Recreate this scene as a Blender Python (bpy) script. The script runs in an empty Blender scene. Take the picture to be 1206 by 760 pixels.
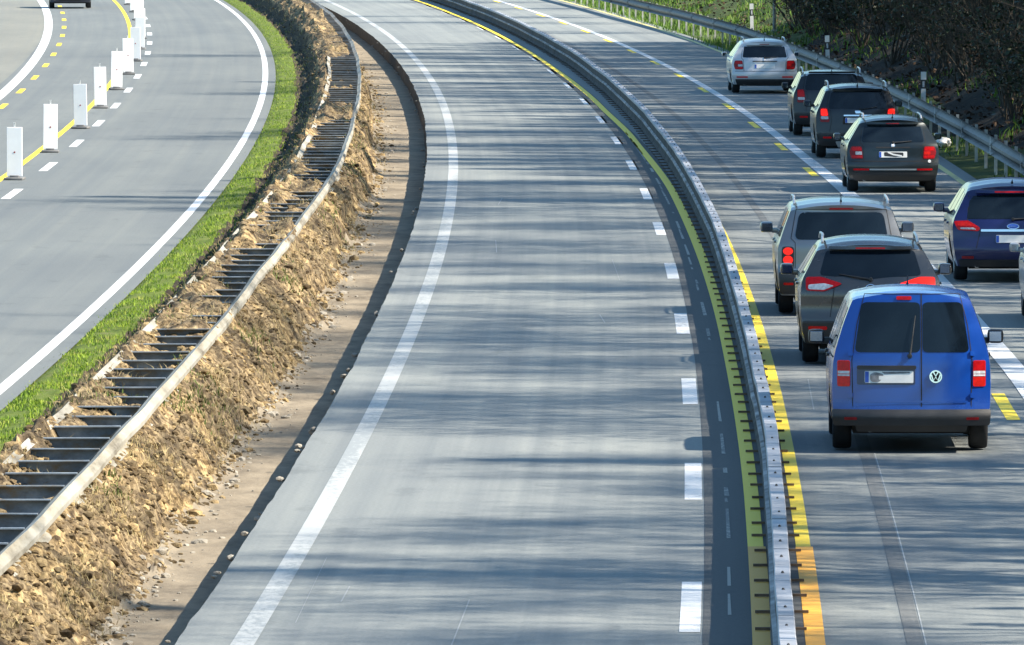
import bpy, bmesh, math, random
import numpy as np
from mathutils import Vector, Matrix, noise as mnoise

R = random.Random(7)
NR = np.random.RandomState(11)
scene = bpy.context.scene
COL = scene.collection

# ------------------------------------------------------------------ camera / light
FPX, CAMH = 12245.0, 6.67
cam_d = bpy.data.cameras.new('camera')
cam = bpy.data.objects.new('camera', cam_d)
COL.objects.link(cam)
cam_d.sensor_width = 36.0
cam_d.lens = 36.0 * FPX / 1206.0
cam_d.clip_start = 1.0
cam_d.clip_end = 9000.0
PITCH = math.atan(562.0 / FPX)
cam.location = (0, 0, CAMH)
cam.rotation_euler = (math.radians(90) - PITCH, 0, 0)
scene.camera = cam

SUN_EL, SUN_AZ = 42.0, 102.0           # azimuth clockwise from +Y (the viewing direction)
sd = bpy.data.lights.new('sun', 'SUN')
sd.energy = 5.0
sd.angle = math.radians(0.6)
sd.color = (1.0, 0.90, 0.76)
sun = bpy.data.objects.new('sun', sd)
COL.objects.link(sun)
el, az = math.radians(SUN_EL), math.radians(SUN_AZ)
to_sun = Vector((math.sin(az) * math.cos(el), math.cos(az) * math.cos(el), math.sin(el)))
sun.rotation_euler = to_sun.to_track_quat('Z', 'Y').to_euler()
sun.location = (60, 100, 80)

world = bpy.data.worlds.new('World')
scene.world = world
world.use_nodes = True
wn = world.node_tree
bg = wn.nodes['Background']
sky = wn.nodes.new('ShaderNodeTexSky')
sky.sky_type = 'NISHITA'
sky.sun_disc = False
sky.sun_elevation = el
sky.sun_rotation = az
sky.air_density = 1.0
sky.dust_density = 0.6
sky.ozone_density = 0.6
tint = wn.nodes.new('ShaderNodeMix'); tint.data_type = 'RGBA'; tint.blend_type = 'MULTIPLY'     # the deep clear spring sky of the photograph
tint.inputs[0].default_value = 1.0; tint.inputs[7].default_value = (0.76, 1.0, 1.06, 1)
wn.links.new(sky.outputs[0], tint.inputs[6])
wn.links.new(tint.outputs[2], bg.inputs[0])
bg.inputs[1].default_value = 0.10
vs = scene.view_settings
vs.view_transform = 'Standard'
vs.look = 'None'
vs.gamma = 1.0
vs.exposure = 1.33
vs.use_curve_mapping = False

# ------------------------------------------------------------------ helpers: road coordinates
def off(y):                     # the road is an arc of about 4.85 km radius
    return -(y - 190.0) ** 2 / 9700.0
def rx(c, y):
    return c + off(y)
def heading(y):
    return math.atan((y - 190.0) / 4850.0)      # rotation about z of something driving along the road
def px(x, y, h=0.0):            # a photograph pixel on the plane z=h (used only while measuring)
    u = (x - 603) / FPX; v = -(y - 380) / FPX
    d = (u, math.cos(PITCH) + v * math.sin(PITCH), -math.sin(PITCH) + v * math.cos(PITCH))
    t = (h - CAMH) / d[2]
    return d[0] * t, d[1] * t
def interp(tab, x):
    if x <= tab[0][0]: return tab[0][1]
    for (a, b), (c, d) in zip(tab, tab[1:]):
        if x <= c:
            t = (x - a) / (c - a)
            return b + (d - b) * t
    return tab[-1][1]
def sminterp(tab, x):
    if x <= tab[0][0]: return tab[0][1]
    for (a, b), (c, d) in zip(tab, tab[1:]):
        if x <= c:
            t = (x - a) / (c - a); t = t * t * (3 - 2 * t)
            return b + (d - b) * t
    return tab[-1][1]

# ------------------------------------------------------------------ helpers: objects
def link(name, me, mat=None, parent=None, smooth=None):
    ob = bpy.data.objects.new(name, me)
    COL.objects.link(ob)
    if mat is not None:
        for m in (mat if isinstance(mat, (list, tuple)) else [mat]):
            me.materials.append(m)
    if parent is not None: ob.parent = parent
    if smooth is not None:
        for p in me.polygons: p.use_smooth = True
        try: me.set_sharp_from_angle(angle=math.radians(smooth))
        except Exception: pass
    return ob
def mesh_obj(name, verts, faces, mat=None, parent=None, smooth=None, mats=None):
    me = bpy.data.meshes.new(name)
    me.from_pydata([tuple(v) for v in verts], [], faces)
    if mats is not None: me.polygons.foreach_set('material_index', mats)
    me.update()
    return link(name, me, mat, parent, smooth)
def empty(name, loc=(0, 0, 0), rz=0.0):
    o = bpy.data.objects.new(name, None)
    COL.objects.link(o)
    o.location = loc
    o.rotation_euler = (0, 0, rz)
    o.empty_display_size = 0.3
    return o
def tag(o, label=None, cat=None, group=None, kind=None):
    if label: o['label'] = label
    if cat: o['category'] = cat
    if group: o['group'] = group
    if kind: o['kind'] = kind
    return o
def copy_tree(o, parent=None):
    c = o.copy(); COL.objects.link(c)
    c.parent = parent
    for ch in list(o.children): copy_tree(ch, c)
    return c

class MB:
    def __init__(s): s.v = []; s.f = []; s.m = []
    def add(s, verts, faces, mi=0):
        n = len(s.v); s.v += [tuple(v) for v in verts]
        s.f += [tuple(i + n for i in f) for f in faces]; s.m += [mi] * len(faces)
    def box(s, a, b, mi=0):
        x0, y0, z0 = a; x1, y1, z1 = b
        s.add([(x0,y0,z0),(x1,y0,z0),(x1,y1,z0),(x0,y1,z0),(x0,y0,z1),(x1,y0,z1),(x1,y1,z1),(x0,y1,z1)],
              [(0,3,2,1),(4,5,6,7),(0,1,5,4),(1,2,6,5),(2,3,7,6),(3,0,4,7)], mi)
    def bevbox(s, a, b, r, mi=0):
        bm = bmesh.new()
        bmesh.ops.create_cube(bm, size=1.0)
        for v in bm.verts:
            v.co = Vector([(a[i] + b[i]) / 2 + v.co[i] * (b[i] - a[i]) for i in range(3)])
        bmesh.ops.bevel(bm, geom=bm.edges[:], offset=r, segments=2, affect='EDGES', profile=0.6)
        bm.verts.index_update()
        s.add([v.co.copy() for v in bm.verts], [[v.index for v in f.verts] for f in bm.faces], mi)
        bm.free()
    def tube(s, pts, rads, n=6, cap=True, mi=0):
        pts = [Vector(p) for p in pts]
        rings = []
        for i, p in enumerate(pts):
            d = (pts[min(i + 1, len(pts) - 1)] - pts[max(i - 1, 0)])
            if d.length < 1e-9: d = Vector((0, 0, 1))
            d.normalize()
            a = d.cross(Vector((0, 0, 1)) if abs(d.z) < 0.9 else Vector((1, 0, 0))).normalized()
            b = d.cross(a)
            rr = rads[i] if isinstance(rads, (list, tuple)) else rads
            rings.append([p + (a * math.cos(2*math.pi*k/n) + b * math.sin(2*math.pi*k/n)) * rr for k in range(n)])
        v = [q for r in rings for q in r]; f = []
        for i in range(len(rings) - 1):
            for k in range(n):
                f.append((i*n+k, i*n+(k+1) % n, (i+1)*n+(k+1) % n, (i+1)*n+k))
        if cap:
            f.append(tuple(range(n - 1, -1, -1))); f.append(tuple((len(rings)-1)*n + k for k in range(n)))
        s.add(v, f, mi)
    def lathe(s, prof, n=28, axis='x', c=(0, 0, 0), mi=0, closed=False):
        v = []; f = []
        for (r, h) in prof:
            for k in range(n):
                a = 2 * math.pi * k / n
                p = (h, r * math.cos(a), r * math.sin(a)) if axis == 'x' else ((r * math.cos(a), h, r * math.sin(a)) if axis == 'y' else (r * math.cos(a), r * math.sin(a), h))
                v.append((p[0] + c[0], p[1] + c[1], p[2] + c[2]))
        m = len(prof)
        for i in range(m if closed else m - 1):
            j = (i + 1) % m
            for k in range(n):
                f.append((i*n+k, i*n+(k+1) % n, j*n+(k+1) % n, j*n+k))
        s.add(v, f, mi)
    def obj(s, name, mat, parent=None, smooth=None):
        return mesh_obj(name, s.v, s.f, mat, parent, smooth, s.m if isinstance(mat, (list, tuple)) else None)

# ------------------------------------------------------------------ materials
def nodes_of(name):
    m = bpy.data.materials.new(name); m.use_nodes = True
    nt = m.node_tree
    return m, nt, nt.nodes['Principled BSDF']
def N(nt, t, **kw):
    n = nt.nodes.new(t)
    for k, v in kw.items(): setattr(n, k, v)
    return n
def ramp(nt, src, stops):
    r = N(nt, 'ShaderNodeValToRGB')
    els = r.color_ramp.elements
    while len(els) < len(stops): els.new(0.5)
    for e, (p, c) in zip(els, stops):
        e.position = p; e.color = (*c, 1) if len(c) == 3 else c
    nt.links.new(src, r.inputs[0])
    return r.outputs[0]
def mix(nt, a, b, fac, mode='MIX'):
    m = N(nt, 'ShaderNodeMix', data_type='RGBA', blend_type=mode)
    for sock, val in ((m.inputs[6], a), (m.inputs[7], b)):
        if isinstance(val, tuple): sock.default_value = (*val, 1)
        else: nt.links.new(val, sock)
    if isinstance(fac, (int, float)): m.inputs[0].default_value = fac
    else: nt.links.new(fac, m.inputs[0])
    return m.outputs[2]
def noise(nt, vec, scale, detail=4, rough=0.55):
    n = N(nt, 'ShaderNodeTexNoise')
    n.inputs['Scale'].default_value = scale
    n.inputs['Detail'].default_value = detail
    n.inputs['Roughness'].default_value = rough
    if vec is not None: nt.links.new(vec, n.inputs['Vector'])
    return n.outputs[0]
def mapped(nt, vec, sc, loc=(0, 0, 0)):
    mp = N(nt, 'ShaderNodeMapping')
    mp.inputs['Scale'].default_value = sc
    mp.inputs['Location'].default_value = loc
    nt.links.new(vec, mp.inputs['Vector'])
    return mp.outputs[0]
def bump(nt, b, h, strength, dist=0.02):
    n = N(nt, 'ShaderNodeBump')
    n.inputs['Strength'].default_value = strength
    n.inputs['Distance'].default_value = dist
    nt.links.new(h, n.inputs['Height'])
    nt.links.new(n.outputs[0], b.inputs['Normal'])
def world_pos(nt): return N(nt, 'ShaderNodeNewGeometry').outputs['Position']
def uv(nt): return N(nt, 'ShaderNodeTexCoord').outputs['UV']
def objc(nt): return N(nt, 'ShaderNodeTexCoord').outputs['Object']

def m_plain(name, col, rough=0.5, metal=0.0, var=0.12, scale=6.0, coat=0.0, spec=0.5):
    m, nt, b = nodes_of(name)
    n = noise(nt, objc(nt), scale, 3)
    lo = tuple(c * (1 - var) for c in col); hi = tuple(min(1, c * (1 + var)) for c in col)
    nt.links.new(ramp(nt, n, [(0.3, lo), (0.7, hi)]), b.inputs['Base Color'])
    b.inputs['Roughness'].default_value = rough
    b.inputs['Metallic'].default_value = metal
    b.inputs['Coat Weight'].default_value = coat
    b.inputs['Coat Roughness'].default_value = 0.06
    b.inputs['Specular IOR Level'].default_value = spec
    return m
def m_paint(name, col, metal=0.3, rough=0.38):
    m, nt, b = nodes_of(name)
    pos = objc(nt)
    sep = N(nt, 'ShaderNodeSeparateXYZ'); nt.links.new(pos, sep.inputs[0])
    # road dust on the lowest part of the body: real dirt, thicker near the sills
    mr = N(nt, 'ShaderNodeMapRange'); nt.links.new(sep.outputs[2], mr.inputs[0])
    mr.inputs[1].default_value = 0.75; mr.inputs[2].default_value = 0.2
    mr.inputs[3].default_value = 0.03; mr.inputs[4].default_value = 0.26
    mul = N(nt, 'ShaderNodeMath', operation='MULTIPLY')
    nt.links.new(mr.outputs[0], mul.inputs[0]); nt.links.new(noise(nt, pos, 5, 4), mul.inputs[1])
    nt.links.new(mix(nt, col, (0.13, 0.12, 0.105), mul.outputs[0]), b.inputs['Base Color'])
    b.inputs['Metallic'].default_value = metal
    rr = N(nt, 'ShaderNodeMath', operation='MULTIPLY_ADD')
    nt.links.new(mul.outputs[0], rr.inputs[0]); rr.inputs[1].default_value = 0.8; rr.inputs[2].default_value = rough
    nt.links.new(rr.outputs[0], b.inputs['Roughness'])
    b.inputs['Coat Weight'].default_value = 0.5
    b.inputs['Coat Roughness'].default_value = 0.07
    return m
def m_glow(name, col, strength, rough=0.3):
    m, nt, b = nodes_of(name)
    n = noise(nt, objc(nt), 30, 2)
    nt.links.new(ramp(nt, n, [(0.35, tuple(c * 0.7 for c in col)), (0.65, col)]), b.inputs['Base Color'])
    b.inputs['Roughness'].default_value = rough
    b.inputs['Coat Weight'].default_value = 0.08; b.inputs['Specular IOR Level'].default_value = 0.25
    if strength > 0:
        b.inputs['Emission Color'].default_value = (*col, 1)
        b.inputs['Emission Strength'].default_value = strength
    return m
def m_asphalt(name, col, streak=0.25, warm=(1.0, 0.97, 0.92)):
    m, nt, b = nodes_of(name)
    u = uv(nt); p = world_pos(nt)
    long_ = noise(nt, mapped(nt, u, (3.2, 0.012, 1)), 1.0, 4, 0.6)      # wheel tracks and laying lanes
    patch = noise(nt, mapped(nt, u, (0.35, 0.05, 1)), 1.0, 5, 0.6)
    grain = noise(nt, p, 26.0, 3, 0.7)
    spots = noise(nt, mapped(nt, p, (1.6, 0.5, 1)), 1.0, 6, 0.65)
    lo = tuple(c * (1 - streak) for c in col); hi = tuple(c * (1 + streak) * w for c, w in zip(col, warm))
    c1 = ramp(nt, long_, [(0.33, lo), (0.68, hi)])
    c2 = ramp(nt, patch, [(0.3, (0.84, 0.85, 0.87)), (0.7, (1.1, 1.09, 1.06))])
    c3 = ramp(nt, grain, [(0.25, (0.8, 0.8, 0.8)), (0.75, (1.18, 1.18, 1.17))])
    c4 = ramp(nt, spots, [(0.28, (0.78, 0.79, 0.8)), (0.42, (1, 1, 1))])
    x = mix(nt, c1, c2, 1.0, 'MULTIPLY'); x = mix(nt, x, c3, 1.0, 'MULTIPLY'); x = mix(nt, x, c4, 1.0, 'MULTIPLY')
    nt.links.new(x, b.inputs['Base Color'])
    b.inputs['Roughness'].default_value = 0.82
    b.inputs['Specular IOR Level'].default_value = 0.3
    bump(nt, b, grain, 0.25, 0.01)
    return m
def m_roadpaint(name, col, under, wear=0.42):
    m, nt, b = nodes_of(name)
    p = world_pos(nt)
    a = noise(nt, mapped(nt, p, (14, 3.5, 1)), 1.0, 6, 0.75)
    d = noise(nt, mapped(nt, p, (2, 0.08, 1)), 1.0, 3, 0.5)
    ad = N(nt, 'ShaderNodeMath', operation='ADD'); nt.links.new(a, ad.inputs[0]); nt.links.new(d, ad.inputs[1])
    f = ramp(nt, ad.outputs[0], [(max(0.02, wear * 2 - 0.12), (0.12, 0.12, 0.12)), (min(0.98, wear * 2 + 0.1), (1, 1, 1))])
    sc = N(nt, 'ShaderNodeMath', operation='MULTIPLY'); nt.links.new(ad.outputs[0], sc.inputs[0]); sc.inputs[1].default_value = 1.0
    nt.links.new(mix(nt, under, col, f), b.inputs['Base Color'])
    b.inputs['Roughness'].default_value = 0.65
    return m
def m_multi(name, stops, scale, detail=6, rough=0.95, sc=(1, 1, 1), bscale=None, bstr=0.5, second=None):
    m, nt, b = nodes_of(name)
    p = world_pos(nt)
    n = noise(nt, mapped(nt, p, sc), scale, detail, 0.68)
    c = ramp(nt, n, stops)
    if second:
        n2 = noise(nt, mapped(nt, p, sc), second[0], 5, 0.6)
        c = mix(nt, c, ramp(nt, n2, second[1]), 1.0, 'MULTIPLY')
    nt.links.new(c, b.inputs['Base Color'])
    b.inputs['Roughness'].default_value = rough
    b.inputs['Specular IOR Level'].default_value = 0.2
    if bscale: bump(nt, b, noise(nt, p, bscale, 6, 0.7), bstr, 0.05)
    return m
def m_leaf(name, cols, rough=0.7, rnd=True, trans=0.0):
    m, nt, b = nodes_of(name)
    n = N(nt, 'ShaderNodeTexNoise'); n.inputs['Scale'].default_value = 2.3; n.inputs['Detail'].default_value = 5
    nt.links.new(world_pos(nt), n.inputs['Vector'])
    k = len(cols)
    nt.links.new(ramp(nt, n.outputs[0], [(0.3 + 0.4 * i / (k - 1), c) for i, c in enumerate(cols)]), b.inputs['Base Color'])
    b.inputs['Roughness'].default_value = rough
    b.inputs['Specular IOR Level'].default_value = 0.25
    if trans: b.inputs['Subsurface Weight'].default_value = 0.0
    return m

M = {}
M['asphalt'] = m_asphalt('asphalt', (0.200, 0.221, 0.227), 0.15)
M['asphalt_left'] = m_asphalt('asphalt_pale', (0.142, 0.158, 0.164), 0.09)
M['asphalt_shoulder'] = m_asphalt('asphalt_shoulder', (0.185, 0.19, 0.175), 0.05)
M['asphalt_dark'] = m_asphalt('asphalt_dark', (0.072, 0.078, 0.084), 0.12)
M['asphalt_seal'] = m_asphalt('asphalt_seal', (0.145, 0.155, 0.16), 0.2)
M['white_line'] = m_roadpaint('white_line_paint', (0.60, 0.615, 0.62), (0.24, 0.25, 0.255), 0.41)
M['worn_line'] = m_roadpaint('worn_white_line_paint', (0.37, 0.385, 0.38), (0.23, 0.25, 0.255), 0.48)
M['cream_line'] = m_roadpaint('cream_line_paint', (0.66, 0.58, 0.22), (0.22, 0.22, 0.18), 0.42)
M['yellow_line'] = m_roadpaint('yellow_line_paint', (0.86, 0.64, 0.03), (0.42, 0.33, 0.06), 0.36)
M['orange_line'] = m_roadpaint('orange_line_paint', (0.72, 0.36, 0.035), (0.30, 0.2, 0.06), 0.36)
M['scratch'] = m_roadpaint('pale_scratches', (0.27, 0.285, 0.29), (0.205, 0.22, 0.225), 0.52)
M['old_line'] = m_roadpaint('ground_off_line', (0.24, 0.235, 0.21), (0.075, 0.08, 0.085), 0.53)
M['galv'] = m_plain('galvanised_steel', (0.12, 0.132, 0.145), 0.6, 0.3, 0.3, 3)
M['galv_dull'] = m_plain('dull_galvanised_steel', (0.27, 0.29, 0.31), 0.6, 0.45, 0.3, 4)
M['post_steel'] = m_plain('post_steel', (0.52, 0.50, 0.44), 0.7, 0.1, 0.25, 4)
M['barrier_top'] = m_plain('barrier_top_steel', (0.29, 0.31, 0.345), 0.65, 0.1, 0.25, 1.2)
M['barrier_side'] = m_plain('shaded_side_steel', (0.085, 0.088, 0.09), 0.95, 0.0, 0.35, 2.0, 0.0, 0.1)  # much darker than the top plate: shade of the flank put into the colour
M['side_rail'] = m_plain('side_rail_steel', (0.30, 0.305, 0.31), 0.85, 0.0, 0.6, 1.5, 0.0, 0.2)
M['foot_steel'] = m_plain('rusty_foot_steel', (0.12, 0.085, 0.06), 0.75, 0.2, 0.4, 9)
M['bolt'] = m_plain('bolt_steel', (0.05, 0.05, 0.05), 0.6, 0.3)
M['soil'] = m_multi('bank_soil', [(0.33, (0.03, 0.022, 0.015)), (0.44, (0.11, 0.082, 0.05)), (0.54, (0.25, 0.195, 0.12)), (0.66, (0.44, 0.36, 0.22))], 9.0, 10,
                    sc=(1, 0.55, 1), bscale=14, bstr=0.9, second=(1.3, [(0.38, (0.36, 0.35, 0.34)), (0.49, (0.85, 0.82, 0.78)), (0.62, (1.35, 1.25, 1.02))]))
M['sand_strip'] = m_multi('sandy_old_paving', [(0.25, (0.12, 0.10, 0.075)), (0.5, (0.225, 0.19, 0.14)), (0.78, (0.33, 0.28, 0.205))], 2.2, 7,
                          sc=(1, 0.35, 1), bscale=20, bstr=0.4)
M['bank_shade'] = m_multi('shaded_bank_soil', [(0.3, (0.02, 0.017, 0.013)), (0.55, (0.06, 0.048, 0.033)), (0.8, (0.13, 0.10, 0.06))], 4, 7, bscale=12, bstr=0.9)  # soil darkened on the bank's left flank: its shade put into the colour
M['broken_edge'] = m_multi('broken_asphalt_edge', [(0.3, (0.05, 0.047, 0.042)), (0.7, (0.17, 0.155, 0.13))], 6, 6, bscale=15, bstr=0.8)
M['clod'] = m_multi('dry_clods', [(0.3, (0.05, 0.035, 0.022)), (0.46, (0.16, 0.12, 0.07)), (0.58, (0.34, 0.27, 0.16)), (0.72, (0.48, 0.39, 0.23))], 5.0, 6, bscale=25, bstr=0.7, second=(1.3, [(0.38, (0.40, 0.39, 0.38)), (0.49, (0.85, 0.82, 0.78)), (0.62, (1.3, 1.2, 1.0))]))
M['fragment'] = m_multi('pale_fragments', [(0.3, (0.22, 0.2, 0.165)), (0.7, (0.42, 0.39, 0.33))], 3.0, 5, bscale=25, bstr=0.6)
M['turf'] = m_multi('turf_soil', [(0.3, (0.06, 0.085, 0.015)), (0.52, (0.11, 0.155, 0.025)), (0.72, (0.17, 0.15, 0.07))], 3, 6, bscale=20, bstr=0.7)
M['grass'] = m_leaf('grass_blades', [(0.06, 0.12, 0.010), (0.13, 0.225, 0.016), (0.23, 0.31, 0.03), (0.34, 0.32, 0.10)])
M['straw'] = m_leaf('dry_straw', [(0.20, 0.15, 0.07), (0.36, 0.29, 0.14), (0.46, 0.38, 0.2)])
M['weed'] = m_leaf('weed_leaves', [(0.045, 0.07, 0.015), (0.08, 0.12, 0.025), (0.15, 0.17, 0.05)])
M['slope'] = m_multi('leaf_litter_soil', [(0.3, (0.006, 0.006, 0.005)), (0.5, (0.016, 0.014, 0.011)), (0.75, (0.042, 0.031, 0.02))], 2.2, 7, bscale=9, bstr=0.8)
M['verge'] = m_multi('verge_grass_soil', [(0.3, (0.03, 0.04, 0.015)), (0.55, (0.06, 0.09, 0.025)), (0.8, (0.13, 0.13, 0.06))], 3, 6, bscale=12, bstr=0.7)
M['field'] = m_multi('field_ground', [(0.3, (0.05, 0.07, 0.02)), (0.7, (0.11, 0.12, 0.04))], 0.05, 6)
M['bark'] = m_multi('bark', [(0.3, (0.06, 0.05, 0.04)), (0.7, (0.18, 0.155, 0.12))], 5, 6, sc=(1, 1, 0.3), bscale=18, bstr=0.8)
M['twig'] = m_multi('twigs', [(0.3, (0.028, 0.025, 0.022)), (0.7, (0.088, 0.075, 0.058))], 2, 4)
M['needles'] = m_leaf('conifer_needles', [(0.018, 0.035, 0.014), (0.03, 0.06, 0.02), (0.05, 0.085, 0.03)])
M['ivy'] = m_leaf('shrub_leaves', [(0.007, 0.015, 0.009), (0.014, 0.027, 0.012), (0.032, 0.043, 0.017)], 0.55)
M['litter'] = m_leaf('dead_leaves', [(0.022, 0.014, 0.010), (0.05, 0.03, 0.018), (0.10, 0.066, 0.04)])
M['wgrass'] = m_leaf('verge_blades', [(0.05, 0.10, 0.015), (0.10, 0.20, 0.02), (0.18, 0.22, 0.05)])
# vehicles
M['tyre'] = m_plain('tyre_rubber', (0.018, 0.018, 0.019), 0.85, 0, 0.25, 8)
M['rim'] = m_plain('alloy_rim', (0.35, 0.36, 0.37), 0.35, 0.85, 0.1)
M['black'] = m_plain('black_plastic', (0.022, 0.022, 0.024), 0.55, 0, 0.2, 5)
M['darkgrey'] = m_plain('grey_bumper_plastic', (0.022, 0.023, 0.026), 0.5, 0, 0.2, 5)
M['under'] = m_plain('underbody', (0.012, 0.012, 0.012), 0.9, 0, 0.3)
M['seam'] = m_plain('panel_gap', (0.008, 0.008, 0.009), 0.8, 0, 0.1)
M['chrome'] = m_plain('chrome', (0.75, 0.75, 0.76), 0.12, 1.0, 0.03)
M['silverplastic'] = m_plain('silver_trim', (0.5, 0.51, 0.52), 0.35, 0.4, 0.06)
def m_glass():
    m, nt, b = nodes_of('tinted_glass')
    n = noise(nt, objc(nt), 1.7, 2)
    nt.links.new(ramp(nt, n, [(0.3, (0.003, 0.006, 0.010)), (0.7, (0.008, 0.014, 0.021))]), b.inputs['Base Color'])
    b.inputs['Roughness'].default_value = 0.04
    b.inputs['Specular IOR Level'].default_value = 0.38
    return m
M['glass'] = m_glass()
M['mirror'] = m_plain('mirror_glass', (0.16, 0.20, 0.26), 0.06, 1.0, 0.02)
M['mirror_bright'] = m_plain('painted_sky_mirror_glass', (0.38, 0.46, 0.55), 0.06, 1.0, 0.02)  # paler blue copy of the mirror glass: reflected sky painted into the tint
M['red'] = m_glow('red_lens', (0.45, 0.004, 0.007), 0.05)
M['red_dark'] = m_glow('dark_red_lens', (0.28, 0.008, 0.012), 0.0)
M['red_on'] = m_glow('lit_brake_lens', (0.9, 0.016, 0.008), 0.42)
M['orange_red'] = m_glow('orange_red_lens', (0.52, 0.012, 0.008), 0.06)
M['clear'] = m_glow('clear_lens', (0.62, 0.63, 0.66), 0.0)
M['plate'] = m_plain('plate_white', (0.78, 0.78, 0.76), 0.4, 0, 0.05, 10)
M['plate_blue'] = m_plain('plate_blue', (0.02, 0.08, 0.42), 0.4, 0, 0.05)
M['smudge'] = m_plain('plate_smudge', (0.22, 0.22, 0.23), 0.6, 0, 0.4, 20)
M['beacon_white'] = m_plain('beacon_white', (0.86, 0.86, 0.86), 0.5, 0, 0.05, 3)
M['rubber_foot'] = m_plain('recycled_rubber', (0.15, 0.15, 0.15), 0.85, 0, 0.25, 7)
M['deli_white'] = m_plain('delineator_white', (0.70, 0.70, 0.68), 0.5, 0, 0.08, 6)
M['deli_black'] = m_plain('delineator_black', (0.03, 0.03, 0.03), 0.5, 0, 0.1)
M['pole'] = m_plain('grey_pole', (0.16, 0.18, 0.18), 0.5, 0.5, 0.15)
M['bag_white'] = m_plain('pale_plastic', (0.6, 0.6, 0.58), 0.5, 0, 0.12, 12)
M['bag_blue'] = m_plain('blue_plastic', (0.03, 0.11, 0.36), 0.4, 0, 0.15, 9)

# ------------------------------------------------------------------ roads
YS = [-60 + 4 * i for i in range(0, 190)]          # -60 .. 696
def ribbon(name, c0, c1, z, mat, ys=None, parent=None, kind='structure', nc=1):
    ys = ys or YS
    fc0 = c0 if callable(c0) else (lambda y: c0)
    fc1 = c1 if callable(c1) else (lambda y: c1)
    v = []; f = []; uvs = []
    for y in ys:
        for k in range(nc + 1):
            c = fc0(y) + (fc1(y) - fc0(y)) * k / nc
            v.append((rx(c, y), y, z)); uvs.append((c, y))
    n = nc + 1
    for i in range(len(ys) - 1):
        for k in range(nc):
            f.append((i*n+k, i*n+k+1, (i+1)*n+k+1, (i+1)*n+k))
    o = mesh_obj(name, v, f, mat, parent)
    l = o.data.uv_layers.new(name='UVMap')
    for lp in o.data.loops: l.data[lp.index].uv = uvs[lp.vertex_index]
    if kind: o['kind'] = kind
    return o
def dashes(name, c0, c1, z, ylist, length, mat):
    v = []; f = []
    fc0 = c0 if callable(c0) else (lambda y: c0)
    fc1 = c1 if callable(c1) else (lambda y: c1)
    for y in ylist:
        l = length * R.uniform(0.95, 1.05)
        n = len(v)
        for yy in (y - l / 2, y, y + l / 2):
            v.append((rx(fc0(yy), yy), yy, z)); v.append((rx(fc1(yy), yy), yy, z))
        f += [(n, n+1, n+3, n+2), (n+2, n+3, n+5, n+4)]
    o = mesh_obj(name, v, f, mat); o['kind'] = 'structure'
    return o

def yrand_(lo, hi): return 1.0 / (1.0/lo + R.random() * (1.0/hi - 1.0/lo))
# ground: one sheet to the horizon
gv = []; gf = []
xs = [-5000, -1500, -400, -120, 120, 400, 1500, 5000]; ysg = [-3000, -500, -100, 200, 500, 1200, 3000, 7000]
for y in ysg:
    for x in xs: gv.append((x, y, -0.9))
for j in range(7):
    for i in range(7): gf.append((j*8+i, j*8+i+1, (j+1)*8+i+1, (j+1)*8+i))
tag(mesh_obj('ground', gv, gf, M['field']), kind='structure')

# main carriageway: asphalt slab with a broken left edge
def jag(y): return 0.016 * mnoise.noise((y * 0.9, 3.1, 0)) + 0.022 * mnoise.noise((y * 0.23, 7.7, 0))
ED = -1.72
ysd = list(np.arange(60, 470, 0.5))
v = []; f = []; uvs = []; mi = []
ycoarse = list(range(-60, 60, 4)) + [float(y) for y in ysd] + list(range(470, 700, 4))
CS = [0, 2.0, 4.2, 6.6, 9.32]
for y in ycoarse:
    e = ED + jag(y) - 0.0004 * max(0, y - 250)
    row = [(e - 0.02 + 0.03 * mnoise.noise((y * 1.7, 0, 5)), -0.42), (e, 0.0)] + [(c, 0.0) for c in CS] + [(9.34, -0.1)]
    for c, z in row:
        v.append((rx(c, y), y, z)); uvs.append((c, y))
n = 8 if False else len(row)
for i in range(len(ycoarse) - 1):
    for k in range(n - 1):
        f.append((i*n+k, i*n+k+1, (i+1)*n+k+1, (i+1)*n+k)); mi.append(1 if k == 0 else 0)
road = mesh_obj('main_road', v, f, [M['asphalt'], M['broken_edge']], None, None, mi)
l = road.data.uv_layers.new(name='UVMap')
for lp in road.data.loops: l.data[lp.index].uv = uvs[lp.vertex_index]
road['kind'] = 'structure'
tag(ribbon('left_road', -17.0, -5.57, 0.0, M['asphalt_left'], nc=4))
ribbon('left_shoulder', -17.0, lambda y: -13.25 - 0.0006 * max(0, y - 260), 0.004, M['asphalt_shoulder'])
ribbon('far_verge', -40.0, -17.0, -0.05, M['verge'])

# painted and sealed strips
ribbon('sealed_and_shade_strip', lambda y: 2.69 - 0.0006 * max(0, y - 130), lambda y: sminterp([(60, 3.6), (150, 3.6), (215, 3.22), (266, 2.96), (318, 2.86), (700, 2.86)], y), 0.004, M['asphalt_dark'], ys=list(range(-60, 700, 3)))  # sealed asphalt; its near part widens to paint the barrier's shadow gap dark
ribbon('lane_joint', lambda y: 4.42 + 0.02 * math.sin(y * 0.05), lambda y: 4.56 + 0.02 * math.sin(y * 0.05 + 0.4), 0.004, M['asphalt_seal'])
ribbon('joint_scratch', lambda y: 4.575 + 0.02 * math.sin(y * 0.05 + 0.4), lambda y: 4.587 + 0.02 * math.sin(y * 0.05 + 0.4), 0.004, M['worn_line'], ys=list(range(60, 115, 3)))
ribbon('left_edge_line', -1.25, -1.05, 0.004, M['worn_line'], nc=1)
LDASH = [91 + 18 * k for k in range(-6, 30)]
dashes('lane_line', 2.49, 2.67, 0.004, LDASH, 6.3, M['white_line'])
yl0 = [(60, 3.13), (104, 3.10), (140, 3.07), (198, 3.03), (236, 2.9), (266, 2.78), (318, 2.68), (360, 2.66), (700, 2.66)]
fy0 = lambda y: sminterp(yl0, y)
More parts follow.
